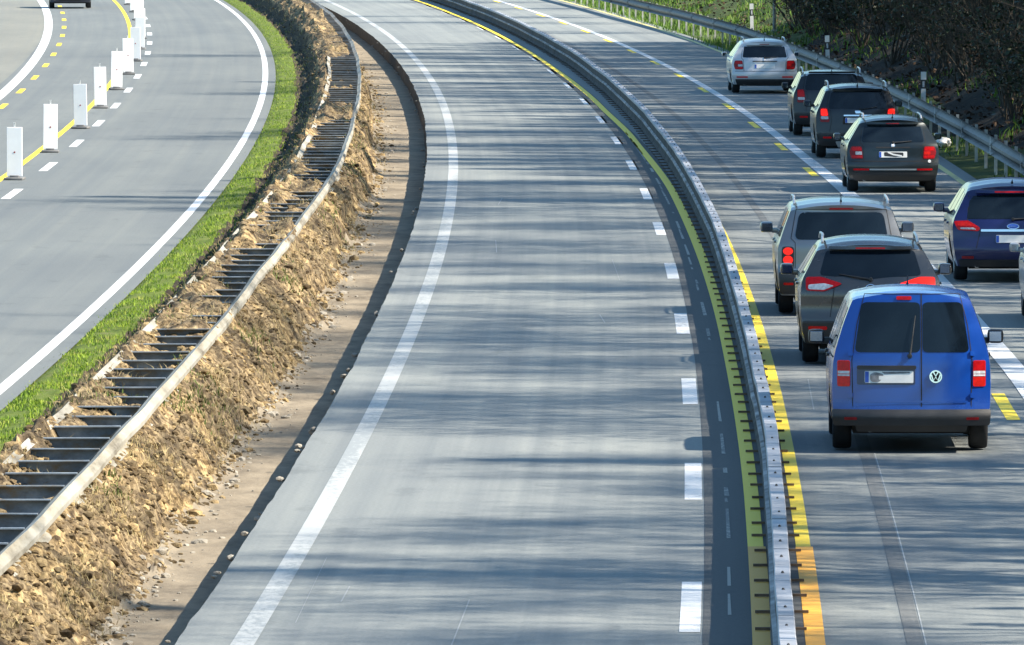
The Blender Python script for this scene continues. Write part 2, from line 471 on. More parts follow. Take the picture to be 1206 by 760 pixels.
near = [float(y) for y in range(-60, 100, 2)] + [98.7]
far = [98.7] + [float(y) for y in range(100, 700, 2)]
ribbon('orange_guide_line', fy0, lambda y: fy0(y) + 0.17, 0.008, M['orange_line'], ys=near)
ribbon('yellow_guide_line', fy0, lambda y: fy0(y) + 0.15, 0.008, M['yellow_line'], ys=far)
ribbon('orange_lane_line', 3.555, 3.72, 0.008, M['orange_line'], ys=near)
ribbon('yellow_lane_line', 3.56, 3.70, 0.008, M['yellow_line'], ys=far)
# remnants of the old ground-off line inside the sealed strip
v = []; f = []
y = 62.0
while y < 240:
    ln = R.uniform(0.6, 4.5)
    c0 = 2.90 + R.uniform(-0.006, 0.006); w = R.uniform(0.03, 0.06)
    k = len(v)
    v += [(rx(c0, y), y, 0.008), (rx(c0 + w, y), y, 0.008), (rx(c0 + w * R.uniform(0.6, 1), y + ln), y + ln, 0.008), (rx(c0, y + ln), y + ln, 0.008)]
    f.append((k, k+1, k+2, k+3))
    y += ln + R.choice([0.3, 0.5, 1.0, 2.5, 4.0])
    if 125 < y < 140: y = 140
tag(mesh_obj('old_line_remnant', v, f, M['old_line']), kind='structure')
v = []; f = []
for _ in range(11):
    y = yrand_(84, 200); c0 = R.uniform(-0.9, 2.3) if R.random() < 0.75 else R.uniform(3.9, 6.0); ln = R.uniform(1.5, 9); w = R.uniform(0.006, 0.016); dr = R.uniform(-0.12, 0.12)
    k = len(v)
    v += [(rx(c0, y), y, 0.004), (rx(c0 + w, y), y, 0.004), (rx(c0 + dr + w, y + ln), y + ln, 0.004), (rx(c0 + dr, y + ln), y + ln, 0.004)]
    f.append((k, k+1, k+2, k+3))
tag(mesh_obj('road_scratch', v, f, M['scratch']), kind='structure')
wr = [(60, 6.80), (127, 6.60), (150, 6.50), (197, 6.31), (230, 6.23), (290, 6.2), (345, 6.17), (450, 6.08), (700, 6.0)]
wl = lambda y: sminterp(wr, y)
ww = lambda y: interp([(60, 0.31), (197, 0.30), (232, 0.24), (300, 0.2), (700, 0.18)], y)
ribbon('wide_white_line', wl, lambda y: wl(y) + ww(y), 0.008, M['white_line'], ys=list(range(-60, 700, 3)))
dashes('yellow_dash_line', lambda y: wl(y) - interp([(60, 0.40), (123, 0.36), (160, 0.22), (300, 0.14)], y), lambda y: wl(y) - interp([(60, 0.24), (123, 0.20), (160, 0.07), (300, 0.0)], y), 0.004,
       [123.5 + 17.8 * k for k in range(-6, 20) if k not in (1, 2)], 5.6, M['yellow_line'])
ribbon('right_edge_line', 8.88, 9.02, 0.004, M['cream_line'])
ribbon('median_edge_line', -5.95, -5.79, 0.004, M['white_line'])
ribbon('outer_white_line', lambda y: -13.0 - 0.0035 * max(0, y - 275), lambda y: -12.7 - 0.0035 * max(0, y - 275), 0.008, M['white_line'])
ribbon('left_yellow_line', lambda y: -10.26 - 0.0006 * max(0, y - 290), lambda y: -10.12 - 0.0006 * max(0, y - 290), 0.004, M['yellow_line'])
dashes('left_white_dash', -9.65, -9.47, 0.004, [199 + 16.9 * k for k in range(-6, 22)], 5.6, M['white_line'])
dashes('left_yellow_dash', lambda y: -12.50 - 0.0019 * max(0, y - 260), lambda y: -12.34 - 0.0019 * max(0, y - 260), 0.004, [266 + 16.5 * k for k in range(-6, 16)], 5.0, M['yellow_line'])

# ------------------------------------------------------------------ median terrain
def fbm(c, y, s, sy, seed, o=4):
    return mnoise.fractal((c * s, y * sy, seed), 0.9, 2.1, o)
FILL = [(60, 0.36), (110, 0.38), (115, 0.50), (119, 0.40), (132, 0.44), (137, 0.58), (141, 0.44), (158, 0.46), (162, 0.60), (166, 0.46), (182, 0.48), (187, 0.62), (192, 0.44),
        (228, 0.38), (233, 0.62), (242, 0.60), (247, 0.40), (296, 0.42), (304, 0.60), (330, 0.56), (360, 0.66), (500, 0.62)]
def median_z(c, y):
    w1 = 0.10 * mnoise.noise((y * 0.16, 1.3, 0)) + 0.05 * mnoise.noise((y * 0.6, 8.3, 0))
    w2 = 0.22 * mnoise.noise((y * 0.12, 5.3, 0)) + 0.16 * mnoise.noise((y * 0.45, 2.3, 0)) + 0.08 * mnoise.noise((y * 1.3, 4.3, 0))
    fill = interp(FILL, y) + 0.34 * max(0.0, mnoise.noise((y * 0.33, c * 1.6, 41.0)) - 0.12) * (1.0 if y > 112 else 0.45)
    foot = -2.74 + w2 - 0.0018 * (y - 110)
    tab = [(-5.60, -0.03), (-5.45, 0.03), (-5.02 + w1, 0.06), (-4.86 + w1, 0.0), (-4.62 + w1, 0.12), (-4.36, 0.50 + w1), (-4.20, 0.58 + 0.6 * w1 + 0.16 * mnoise.noise((y * 0.30, 6, 6))), (-4.02, fill + 0.08 + 0.17 * mnoise.noise((y * 0.42, 16, 6))), (-3.75, fill), (-3.46, fill - 0.02),
           (-3.32, 0.34 + w2 * 0.2), (-3.08, 0.14 + w2 * 0.35), (min(-2.88, foot - 0.1), -0.08 + w2 * 0.3), (foot - 0.02, -0.27), (foot + 0.18, -0.355), (-1.60, -0.37)]
    z = interp(tab, c)
    rough = sminterp([(-5.6, 0.015), (-5.1, 0.03), (-4.9, 0.14), (-4.2, 0.13), (-3.9, 0.07), (-3.4, 0.09), (-3.1, 0.15), (foot, 0.10), (foot + 0.25, 0.012), (-1.6, 0.008)], c)
    z += rough * (fbm(c, y, 2.6, 1.1, 2.2, 5) * 0.75 + 0.7 * (abs(mnoise.noise((c * 6, y * 2.2, 9.0))) - 0.25) + 0.5 * mnoise.noise((c * 13, y * 4.5, 19.0)) + 0.2 * mnoise.noise((c * 26, y * 9, 29.0)))
    return z
cs = list(np.arange(-5.60, -5.0, 0.06)) + list(np.arange(-5.0, -2.4, 0.035)) + list(np.arange(-2.4, -1.58, 0.08)) + [-1.58]
ym = []; y = 78.0
while y < 475:
    ym.append(y); y += max(0.10, 0.10 * (y / 90.0) ** 1.6)
ym = [-60.0, 0, 40, 60, 70] + ym + [500, 560, 640, 696]
v = []; f = []; mi = []; zz = {}
nc = len(cs)
for i, y in enumerate(ym):
    for k, c in enumerate(cs):
        v.append((rx(c, y), y, median_z(c, y)))
for i in range(len(ym) - 1):
    for k in range(nc - 1):
        f.append((i*nc+k, i*nc+k+1, (i+1)*nc+k+1, (i+1)*nc+k))
        c = cs[k]; y = ym[i]
        w1 = 0.10 * mnoise.noise((y * 0.16, 1.3, 0)) + 0.05 * mnoise.noise((y * 0.6, 8.3, 0))
        zc = (v[i*nc+k][2])
        if c < -5.02 + w1: mi.append(2)
        elif c < -4.45 + 0.15 * mnoise.noise((y * 0.3, c * 2, 3)): mi.append(1)
        elif zc < -0.30 and c > -3.0: mi.append(3)
        else: mi.append(0)
tag(mesh_obj('median_soil', v, f, [M['soil'], M['bank_shade'], M['turf'], M['sand_strip']], None, 60, mi), kind='structure')

def ico_rock(seed, n=1):
    bm = bmesh.new(); bmesh.ops.create_icosphere(bm, subdivisions=n, radius=1.0)
    rr = random.Random(seed)
    for q in bm.verts:
        q.co *= 1 + 0.35 * mnoise.noise(q.co * 1.3 + Vector((seed * 3.1, 0, 0))) + rr.uniform(-0.12, 0.12)
    bm.verts.index_update()
    V = np.array([q.co[:] for q in bm.verts]); F = [tuple(q.index for q in fc.verts) for fc in bm.faces]
    bm.free(); return V, F
ROCKS = [ico_rock(i, 1) for i in range(6)] + [ico_rock(40 + i, 2) for i in range(3)]
def scatter_rocks(name, items, mat, label=None, cat=None):
    v = []; f = []
    for (x, y, z, s) in items:
        V, F = ROCKS[R.randrange(6)] if s < 0.09 else ROCKS[6 + R.randrange(3)]
        a = R.uniform(0, 6.28); ca, sa = math.cos(a), math.sin(a)
        W = V * np.array([s * R.uniform(0.8, 1.3), s * R.uniform(0.8, 1.3), s * R.uniform(0.55, 0.9)])
        n = len(v)
        for q in W: v.append((x + q[0]*ca - q[1]*sa, y + q[0]*sa + q[1]*ca, z + q[2]))
        f += [tuple(i + n for i in t) for t in F]
    o = mesh_obj(name, v, f, mat, None, 40)
    return tag(o, label, cat, None, 'stuff')
def yrand(lo=84, hi=440, p=2.0):           # denser close to the viewer
    u = R.random()
    return 1.0 / (1.0/lo + u * (1.0/hi - 1.0/lo)) if p else R.uniform(lo, hi)
items = []
for _ in range(21000):
    y = yrand(); q = R.random()
    c = R.gauss(-3.0, 0.22) if q < 0.6 else (R.uniform(-4.15, -3.4) if q < 0.8 else R.gauss(-4.5, 0.2))
    if not -4.95 < c < -2.4: continue
    s = min(0.085, 0.006 + 0.012 * R.expovariate(1.0))
    items.append((rx(c, y), y, median_z(c, y) + s * 0.2, s))
scatter_rocks('soil_clods', items, M['clod'], 'dry clods of yellowish earth strewn along the dug-up median bank', 'soil clods')
items = []
for _ in range(80):
    y = yrand(); c = -1.80 + R.uniform(-0.05, 0.03) + jag(y)
    s = R.uniform(0.02, 0.055)
    items.append((rx(c, y), y, R.choice([-0.30, -0.28, -0.16, -0.06]) , s))
for _ in range(800):
    y = yrand(); c = R.gauss(-2.58, 0.14)
    if c > -2.2: continue
    s = 0.008 + 0.012 * R.expovariate(1.0)
    items.append((rx(c, y), y, median_z(c, y) + s * 0.2, min(s, 0.06)))
scatter_rocks('rubble', items, M['fragment'], 'pale rubble along the broken asphalt edge and the foot of the earth bank', 'rubble')

def blades(name, pts, h, w, mat, label, cat, lean=0.5, hv=0.5, parent=None):
    n = len(pts); P = np.array(pts)
    a = NR.uniform(0, 2*np.pi, n); hh = h * (1 + NR.uniform(-hv, hv, n)); ww_ = w * NR.uniform(0.6, 1.4, n)
    dx, dy = np.cos(a), np.sin(a)
    la = NR.uniform(0, 2*np.pi, n); lm = NR.uniform(0, lean, n) * hh
    b0 = P + np.stack([dx*ww_, dy*ww_, np.zeros(n)], 1); b1 = P - np.stack([dx*ww_, dy*ww_, np.zeros(n)], 1)
    m_ = np.stack([np.cos(la)*lm*0.35, np.sin(la)*lm*0.35, hh*0.6], 1)
    t = P + np.stack([np.cos(la)*lm, np.sin(la)*lm, hh], 1)
    m0 = P + m_ + np.stack([dx*ww_*0.6, dy*ww_*0.6, np.zeros(n)], 1); m1 = P + m_ - np.stack([dx*ww_*0.6, dy*ww_*0.6, np.zeros(n)], 1)
    V = np.stack([b0, b1, m0, m1, t], 1).reshape(-1, 3)
    F = []
    for i in range(n):
        k = i * 5; F += [(k, k+1, k+3, k+2), (k+2, k+3, k+4)]
    o = mesh_obj(name, V.tolist(), F, mat, parent)
    return tag(o, label, cat, None, 'stuff')
pts = []
for _ in range(42000):
    y = yrand(95, 445)
    w1 = 0.10 * mnoise.noise((y * 0.16, 1.3, 0)) + 0.05 * mnoise.noise((y * 0.6, 8.3, 0))
    c = R.triangular(-5.72, -4.72, -5.25) if R.random() < 0.4 else R.uniform(-5.58 + 0.10 * mnoise.noise((y * 0.7, 0.5, 2)) + 0.05 * mnoise.noise((y * 2.5, 0.5, 2)), -4.90 + w1 + 0.1 * mnoise.noise((y * 1.1, 5, 2)))
    if mnoise.noise((c * 3, y * 0.5, 1)) < -0.14 + R.uniform(-0.2, 0.2): continue
    pts.append((rx(c, y), y, median_z(c, y) - 0.01))
blades('median_grass', pts, 0.042, 0.007, M['grass'], 'bright green grass strip between the left road and the dug-up bank', 'grass', 0.9, 0.75)
pts = []
for _ in range(34000):
    y = yrand(); q = R.random()
    c = R.gauss(-3.1, 0.22) if q < 0.5 else (R.uniform(-4.2, -3.4) if q < 0.72 else R.gauss(-4.6, 0.2))
    if mnoise.noise((c * 1.3, y * 0.25, 4)) < 0.05 or not -5 < c < -2.6: continue
    pts.append((rx(c, y), y, median_z(c, y) - 0.01))
blades('dry_grass', pts, 0.09, 0.004, M['straw'], 'dry straw and roots sticking out of the dug-up median bank', 'dry grass', 1.6)
pts = []
for _ in range(22000):
    y = yrand(); q = R.random()
    c = R.gauss(-3.15, 0.16) if q < 0.45 else (R.uniform(-4.2, -3.4) if q < 0.6 else R.gauss(-4.65, 0.18))
    th = 0.22 if c > -4.3 else -0.02
    if mnoise.noise((c * 0.8, y * 0.15, 14)) < th or not -5 < c < -2.7: continue
    pts.append((rx(c, y), y, median_z(c, y) - 0.01))
blades('bank_weeds', pts, 0.07, 0.009, M['weed'], 'low green weeds growing in patches on the earth bank', 'weeds', 1.0)

# ------------------------------------------------------------------ old double guardrail half buried in the median
def railz(y): return 0.62 + 0.035 * mnoise.noise((y * 0.06, 2.0, 0)) + 0.02 * mnoise.noise((y * 0.25, 5.0, 0))
def railc(y): return -3.40 + 0.035 * mnoise.noise((y * 0.05, 12.0, 0)) + 0.02 * mnoise.noise((y * 0.22, 15.0, 0)) + interp([(60, 0.03), (100, 0.0), (148, -0.09), (200, 0.03), (240, -0.02), (320, 0.17), (430, 0.5), (700, 0.5)], y)
def raill(y): return railc(y) - 0.72 - 0.05 * mnoise.noise((y * 0.07, 22.0, 0))
WB = [(0.0, 0.0), (-0.035, -0.028), (-0.08, -0.052), (-0.035, -0.095), (0.0, -0.13), (0.0, -0.18), (-0.035, -0.215), (-0.08, -0.258), (-0.035, -0.282), (0.0, -0.31)]
def beam(name, fc, fz, ys, side, mat, parent, prof=WB, th=0.006, tilt=0.0):
    v = []; f = []
    pr = [(x, z) for x, z in prof] + [(x + th, z) for x, z in reversed(prof)]
    n = len(pr)
    for y in ys:
        c, z = fc(y), fz(y)
        for x, dz in pr: v.append((rx(c + side * (x + 0.08 + dz * tilt), y), y, z + dz))
    for i in range(len(ys) - 1):
        for k in range(n):
            f.append((i*n+k, i*n+(k+1) % n, (i+1)*n+(k+1) % n, (i+1)*n+k))
    f.append(tuple(range(n))); f.append(tuple((len(ys)-1)*n + k for k in range(n-1, -1, -1)))
    return mesh_obj(name, v, f, mat, parent, 35)
m, nt, b = nodes_of('weathered_rail')
n1 = noise(nt, mapped(nt, world_pos(nt), (1.5, 0.35, 3)), 1.0, 6, 0.7)
nt.links.new(ramp(nt, n1, [(0.32, (0.10, 0.085, 0.06)), (0.47, (0.26, 0.245, 0.20)), (0.7, (0.40, 0.39, 0.35))]), b.inputs['Base Color'])
b.inputs['Roughness'].default_value = 0.7; b.inputs['Metallic'].default_value = 0.1
M['old_rail'] = m
m, nt, b = nodes_of('spacer_steel')
n1 = noise(nt, mapped(nt, world_pos(nt), (2.5, 0.8, 4)), 1.0, 5, 0.7)
nt.links.new(ramp(nt, n1, [(0.33, (0.16, 0.125, 0.075)), (0.45, (0.15, 0.175, 0.20)), (0.75, (0.33, 0.37, 0.40))]), b.inputs['Base Color'])
b.inputs['Roughness'].default_value = 0.6; b.inputs['Metallic'].default_value = 0.25
M['spacer'] = m
og = tag(empty('old_guardrail', (rx(-3.8, 100), 100, 0)), 'old double steel guardrail half buried in earth along the median', 'guardrail')
oginv = Matrix.Translation((-rx(-3.8, 100), -100, 0))
def reparent(o, par):
    o.matrix_parent_inverse = Matrix.Translation(-par.location); return o
yo = list(np.arange(60, 450, 1.0))
reparent(beam('beam', railc, railz, yo, 1, M['old_rail'], og), og)
reparent(beam('beam', raill, lambda y: railz(y) - 0.01, yo, -1, M['old_rail'], og), og)
def spacer_mb(mb, y):
    c0, c1 = raill(y) + 0.012, railc(y) - 0.012
    z = railz(y) - 0.045 + 0.01 * mnoise.noise((y, 0, 0))
    tw = R.uniform(-0.03, 0.03)
    # upright channel: web facing the viewer, top and bottom flanges reaching back
    def pb(y0, y1, z0, z1):
        mb.add([(rx(c0, y+y0), y+y0-tw, z0), (rx(c1, y+y0), y+y0+tw, z0), (rx(c1, y+y1), y+y1+tw, z0), (rx(c0, y+y1), y+y1-tw, z0),
                (rx(c0, y+y0), y+y0-tw, z1), (rx(c1, y+y0), y+y0+tw, z1), (rx(c1, y+y1), y+y1+tw, z1), (rx(c0, y+y1), y+y1-tw, z1)],
               [(0,3,2,1),(4,5,6,7),(0,1,5,4),(1,2,6,5),(2,3,7,6),(3,0,4,7)])
    pb(0, 0.012, z - 0.16, z - 0.0125); pb(-0.10, 0.012, z - 0.012, z); pb(-0.10, -0.001, z - 0.17, z - 0.161)
    for u in (0.44, 0.56):
        cc = c0 + (c1 - c0) * u
        mb.box((rx(cc, y) - 0.014, y - 0.012, z - 0.095), (rx(cc, y) + 0.014, y - 0.001, z - 0.07))
ysp = list(np.arange(81, 430, 2.0))
for y in ysp[:100]:
    mb = MB(); spacer_mb(mb, y); reparent(mb.obj('spacer', M['spacer'], og), og)
mb = MB()
for y in ysp[100:]: spacer_mb(mb, y)
o = reparent(mb.obj('far_spacers', M['spacer'], og), og); o['kind'] = 'stuff'
for y in np.arange(82, 430, 8.0):
    mb = MB(); c = (railc(y) + raill(y)) / 2; z1 = railz(y) - 0.21
    mb.box((rx(c, y) - 0.05, y + 0.1, -0.3), (rx(c, y) + 0.05, y + 0.16, z1)); mb.box((rx(c, y) - 0.05, y + 0.162, -0.3), (rx(c, y) - 0.043, y + 0.22, z1))
    reparent(mb.obj('post', M['galv_dull'], og), og)

# ------------------------------------------------------------------ temporary steel barrier between the lanes
br = tag(empty('steel_barrier', (rx(3.385, 100), 100, 0)), 'low temporary steel safety barrier standing between two yellow lines', 'barrier')
nsec = 33; L0 = 12.0
jit = [R.uniform(-0.022, 0.022) for _ in range(nsec + 1)]
nfoot = nbolt = 0
ffeet = MB(); fbolt = MB()
for i in range(nsec):
    ya, yb_ = 63 + i * L0, 63 + (i + 1) * L0 - 0.03
    def cc(y, ya=ya, i=i): return 3.385 + jit[i] + (jit[i+1] - jit[i]) * (y - ya) / L0 + 0.012 * mnoise.noise((y * 0.4, 3, 3))
    prof = [(-0.10, 0.0455), (-0.10, 0.07), (-0.07, 0.12), (-0.058, 0.40), (-0.058, 0.43), (-0.058, 0.488), (0.058, 0.488), (0.058, 0.43), (0.054, 0.40), (0.065, 0.12), (0.10, 0.07), (0.10, 0.0455)]
    ys_ = [ya + (yb_ - ya) * k / 6 for k in range(7)]
    mb = MB(); n = len(prof)
    v = [(rx(cc(y) + x, y), y, z) for y in ys_ for x, z in prof]
    f = [(a*n+k, a*n+(k+1) % n, (a+1)*n+(k+1) % n, (a+1)*n+k) for a in range(6) for k in range(n)] + [tuple(range(n)), tuple(6*n + k for k in range(n-1, -1, -1))]
    mb.add(v, f)
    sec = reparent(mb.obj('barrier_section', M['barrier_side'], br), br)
    # top plate with lipped edges, in four-metre lengths
    mb = MB()
    for k in range(3):
        y0, y1 = ya + k * 4.0 + 0.02, ya + k * 4.0 + 3.95
        pr = [(-0.070, 0.455), (-0.070, 0.502), (-0.061, 0.512), (0.061, 0.512), (0.070, 0.502), (0.070, 0.455), (0.064, 0.455), (0.064, 0.494), (-0.064, 0.494), (-0.064, 0.455)]
        n = len(pr); dz = R.uniform(-0.004, 0.004)
        v = [(rx(cc(y) + x, y), y, z + dz) for y in (y0, (y0+y1)/2, y1) for x, z in pr]
        mb.add(v, [(a*n+q, a*n+(q+1) % n, (a+1)*n+(q+1) % n, (a+1)*n+q) for a in range(2) for q in range(n)] + [(0,1,2,3,4,5,6,7,8,9), tuple(2*n+q for q in range(n-1,-1,-1))])
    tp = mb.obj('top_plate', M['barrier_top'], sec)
    # low kerb-like slider rail on the shaded side
    mb = MB(); mb.add([(rx(cc(y) + x, y), y, z) for y in ys_ for x, z in ((-0.100, 0.25), (-0.100, 0.285), (-0.059, 0.30), (-0.059, 0.24))],
                      [(a*4+q, a*4+(q+1) % 4, (a+1)*4+(q+1) % 4, (a+1)*4+q) for a in range(6) for q in range(4)])
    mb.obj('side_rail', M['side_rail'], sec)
    for k in range(6):
        y = ya + 1.0 + 2.0 * k + R.uniform(-0.12, 0.12); c = cc(y); a = R.uniform(-0.02, 0.02)
        mb = ffeet if nfoot >= 100 else MB()
        l_, r_ = -0.235 + R.uniform(-0.02, 0.02), 0.225 + R.uniform(-0.02, 0.02)
        mb.box((rx(c + l_, y), y - 0.02, 0.0125), (rx(c + r_, y), y + 0.02, 0.036))
        if mb is not ffeet: mb.obj('foot', M['foot_steel'], sec)
        nfoot += 1
        y = ya + 0.9 + 2.0 * k
        mb = fbolt if nbolt >= 100 else MB()
        mb.lathe([(0.0, 0.532), (0.010, 0.526), (0.014, 0.512)], 8, 'z', (rx(cc(y), y), y, 0))
        mb.lathe([(0.014, 0.514), (0.020, 0.5135)], 8, 'z', (rx(cc(y), y), y, 0))
        if mb is not fbolt: mb.obj('bolt', M['bolt'], sec)
        nbolt += 1
for o in (reparent(ffeet.obj('far_feet', M['foot_steel'], br), br), reparent(fbolt.obj('far_bolts', M['bolt'], br), br)): o['kind'] = 'stuff'

# ------------------------------------------------------------------ right guardrail
gr = tag(empty('guardrail', (rx(9.95, 200), 200, 0)), 'grey corrugated steel guardrail on posts along the wooded right verge', 'guardrail')
grc = lambda y: 9.80 - 0.0 * y + interp([(150, 0.0), (339, 0.05), (372, -0.25), (400, -0.6), (470, -0.9)], y)
grz = lambda y: 0.79 + 0.015 * mnoise.noise((y * 0.1, 4, 4))
WB2 = [(x * 1.3, z * 1.22) for x, z in WB]
reparent(beam('beam', grc, grz, list(np.arange(150, 478, 2.0)), -1, M['galv'], gr, WB2), gr)
for y in np.arange(152, 478, 4.0):
    c = grc(y) + 0.10; z = grz(y)
    mb = MB(); X = rx(c, y); l_ = R.uniform(-0.015, 0.015)
    mb.box((X - 0.028, y - 0.05, -0.3), (X - 0.02, y + 0.05, z - 0.02)); mb.box((X - 0.0195, y - 0.05, -0.3), (X + 0.032, y - 0.043, z - 0.02)); mb.box((X - 0.0195, y + 0.043, -0.3), (X + 0.032, y + 0.05, z - 0.02))
    mb.box((X - 0.10, y - 0.035, z - 0.27), (X - 0.029, y + 0.035, z - 0.12))
    reparent(mb.obj('post', M['post_steel'], gr), gr)
for y in np.arange(150, 478, 12.0):
    mb = MB(); X = rx(grc(y) - 0.095, y)
    mb.add([(X - 0.012 + 0 * k, y + (k % 2) * 0.35, grz(y) - 0.01 - 0.36 * (k // 2)) for k in range(4)], [(0, 1, 3, 2)])
    for kk in range(4):
        mb.box((X - 0.03, y + 0.04 + 0.08 * kk, grz(y) - 0.19), (X - 0.011, y + 0.06 + 0.08 * kk, grz(y) - 0.17))
    reparent(mb.obj('splice_bolts', M['galv_dull'], gr), gr)

# ------------------------------------------------------------------ right verge and wooded slope
def slope_z(c, y):
    base = interp([(9.3, -0.06), (9.8, -0.04), (10.5, 0.05), (11.3, 0.35), (14, 1.75), (18, 3.8), (24, 5.6), (45, 8.5), (90, 9.0)], c)
    k = interp([(120, 1.0), (330, 1.0), (380, 0.75), (420, 0.55), (520, 0.5)], y)
    am = interp([(9.3, 0.01), (10.2, 0.05), (12, 0.28), (40, 0.6)], c)
    return base * k + am * (fbm(c, y, 0.35, 0.25, 31, 5)) + am * 0.25 * mnoise.noise((c * 2, y * 1.2, 8))
cs = list(np.arange(9.33, 12, 0.15)) + list(np.arange(12, 22, 0.4)) + list(np.arange(22, 92, 3.0))
ysl = [-60, 0, 50, 100, 140] + list(np.arange(150, 470, 0.9)) + [500, 560, 640, 696]
v = []; f = []; mi = []; nc = len(cs)
for y in ysl:
    for c in cs: v.append((rx(c, y), y, slope_z(c, y)))
for i in range(len(ysl) - 1):
    for k in range(nc - 1):
        f.append((i*nc+k, i*nc+k+1, (i+1)*nc+k+1, (i+1)*nc+k))
        g = mnoise.noise((cs[k] * 0.5, ysl[i] * 0.08, 6)) * 1.5
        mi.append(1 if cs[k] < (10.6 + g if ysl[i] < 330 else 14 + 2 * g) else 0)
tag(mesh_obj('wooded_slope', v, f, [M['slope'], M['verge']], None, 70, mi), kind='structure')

def leaf_cloud(centers, spread, n, size, aspect=0.6, flat=0.6):
    """n small rhombic leaves around the given centres -> arrays"""
    C = np.array(centers); idx = NR.randint(0, len(C), n)
    P = C[idx] + NR.normal(0, 1, (n, 3)) * np.array(spread)
    a = NR.normal(0, 1, (n, 3)); a[:, 2] *= flat; a /= np.linalg.norm(a, axis=1)[:, None]
    b = np.cross(a, NR.normal(0, 1, (n, 3))); b /= (np.linalg.norm(b, axis=1)[:, None] + 1e-9)
    s = size * NR.uniform(0.5, 1.3, n)[:, None]
    V = np.stack([P - a*s, P - b*s*aspect, P + a*s, P + b*s*aspect], 1).reshape(-1, 3)
    F = [(4*i, 4*i+1, 4*i+2, 4*i+3) for i in range(n)]
    return V.tolist(), F

def branch_rec(mb, p, d, length, rad, depth, rr, tips, nseg=4, sides=5, droop=0.0, spread=0.6):
    pts = [p]; q = p.copy(); dd = d.copy(); rads = [rad]
    for k in range(nseg):
        dd = (dd + Vector((rr.gauss(0, 0.13), rr.gauss(0, 0.13), rr.gauss(0, 0.08) + (0.06 - droop)))).normalized()
        q = q + dd * length / nseg
        pts.append(q.copy()); rads.append(rad * (1 - 0.62 * (k + 1) / nseg))
    mb.tube(pts, rads, max(3, sides), cap=False)
    if depth == 0:
        tips.append(q); tips.append(pts[len(pts)//2]); return
    nb = rr.randint(3, 4) if depth > 1 else rr.randint(3, 5)
    for k in range(nb):
        t = rr.uniform(0.35, 1.0); j = min(nseg - 1, int(t * nseg)); u = t * nseg - j
        bp = pts[j].lerp(pts[j+1], min(1, u))
        ax = Vector((rr.gauss(0, 1), rr.gauss(0, 1), rr.gauss(0, 0.6)))
        nd = (dd + ax.normalized() * spread * rr.uniform(0.7, 1.4)).normalized()
        branch_rec(mb, bp, nd, length * rr.uniform(0.5, 0.75), max(0.006, rads[j] * rr.uniform(0.42, 0.62)), depth - 1, rr, tips, max(2, nseg - 1), max(3, sides - 1), droop, spread)

def deciduous(seed, h):
    rr = random.Random(seed)
    root = empty('bare_tree')
    mb = MB(); lean = Vector((rr.uniform(-0.08, 0.02), rr.uniform(-0.05, 0.05), 1)).normalized()
    pts = []; rads = []; q = Vector((0, 0, -0.4)); r0 = h * 0.0125
    for k in range(9):
        t = k / 8
        pts.append(q.copy()); rads.append(r0 * (1.25 if k == 0 else 1) * (1 - 0.8 * t) + 0.01)
        q = q + (lean + Vector((rr.gauss(0, 0.05), rr.gauss(0, 0.05), 0))).normalized() * (h * 0.85 / 8)
    mb.tube(pts, rads, 9, cap=False)
    mb.obj('trunk', M['bark'], root, 60)
    cb = MB(); tips = []
    for k in range(15):
        t = rr.uniform(0.28, 1.0); j = min(7, int(t * 8)); bp = pts[j].lerp(pts[j+1], t * 8 - j)
        a = rr.uniform(0, 6.28); up = rr.uniform(0.35, 1.1)
        d = Vector((math.cos(a), math.sin(a), up)).normalized()
        branch_rec(cb, bp, d, h * 0.26 * (1.15 - 0.6 * t), max(0.02, rads[j] * 0.5), 3, rr, tips, 4, 5, 0.0, 0.65)
    V, F = leaf_cloud([tuple(t) for t in tips], (0.5, 0.5, 0.42), 17000, 0.10, 0.15)
    cb.add(V, F, 1)
    cb.obj('crown', [M['twig'], M['litter']], root)
    return root
def conifer(seed, h):
    rr = random.Random(seed)
    root = empty('conifer_tree')
    mb = MB(); r0 = h * 0.011
    mb.tube([(0, 0, -0.4), (0.02, 0, h*0.3), (0.0, 0.03, h*0.65), (0.02, 0, h)], [r0*1.2, r0*0.85, r0*0.5, 0.015], 9, cap=False)
    mb.obj('trunk', M['bark'], root, 60)
    cb = MB(); z = h * 0.22; cent = []
    while z < h * 0.985:
        t = (z - h*0.22) / (h * 0.78)
        ln = h * 0.155 * (1 - t) ** 0.85 * (0.55 + 0.45 * min(1, t * 4)) + 0.15
        for k in range(rr.randint(4, 6)):
            a = rr.uniform(0, 6.28); l_ = ln * rr.uniform(0.65, 1.15)
            p0 = Vector((0, 0, z + rr.uniform(-0.15, 0.15))); p1 = p0 + Vector((math.cos(a)*l_*0.55, math.sin(a)*l_*0.55, -l_*0.06)); p2 = p0 + Vector((math.cos(a)*l_, math.sin(a)*l_, -l_*0.28))
            cb.tube([p0, p1, p2], [0.03*(1-t)+0.008, 0.02*(1-t)+0.006, 0.005], 3, cap=False)
            m_ = max(2, int(l_ / 0.28))
            for i in range(m_):
                u = (i + 0.7) / m_; p = p0.lerp(p1, u/0.55) if u < 0.55 else p1.lerp(p2, (u-0.55)/0.45)
                cent.append((p.x, p.y, p.z - 0.06))
        z += rr.uniform(0.30, 0.46) * (1.0 - 0.3 * t)
    V, F = leaf_cloud(cent, (0.15, 0.15, 0.10), int(len(cent) * 5.0), 0.16, 0.30, 0.5)
    cb.add(V, F, 1)
    cb.obj('crown', [M['twig'], M['needles']], root)
    return root
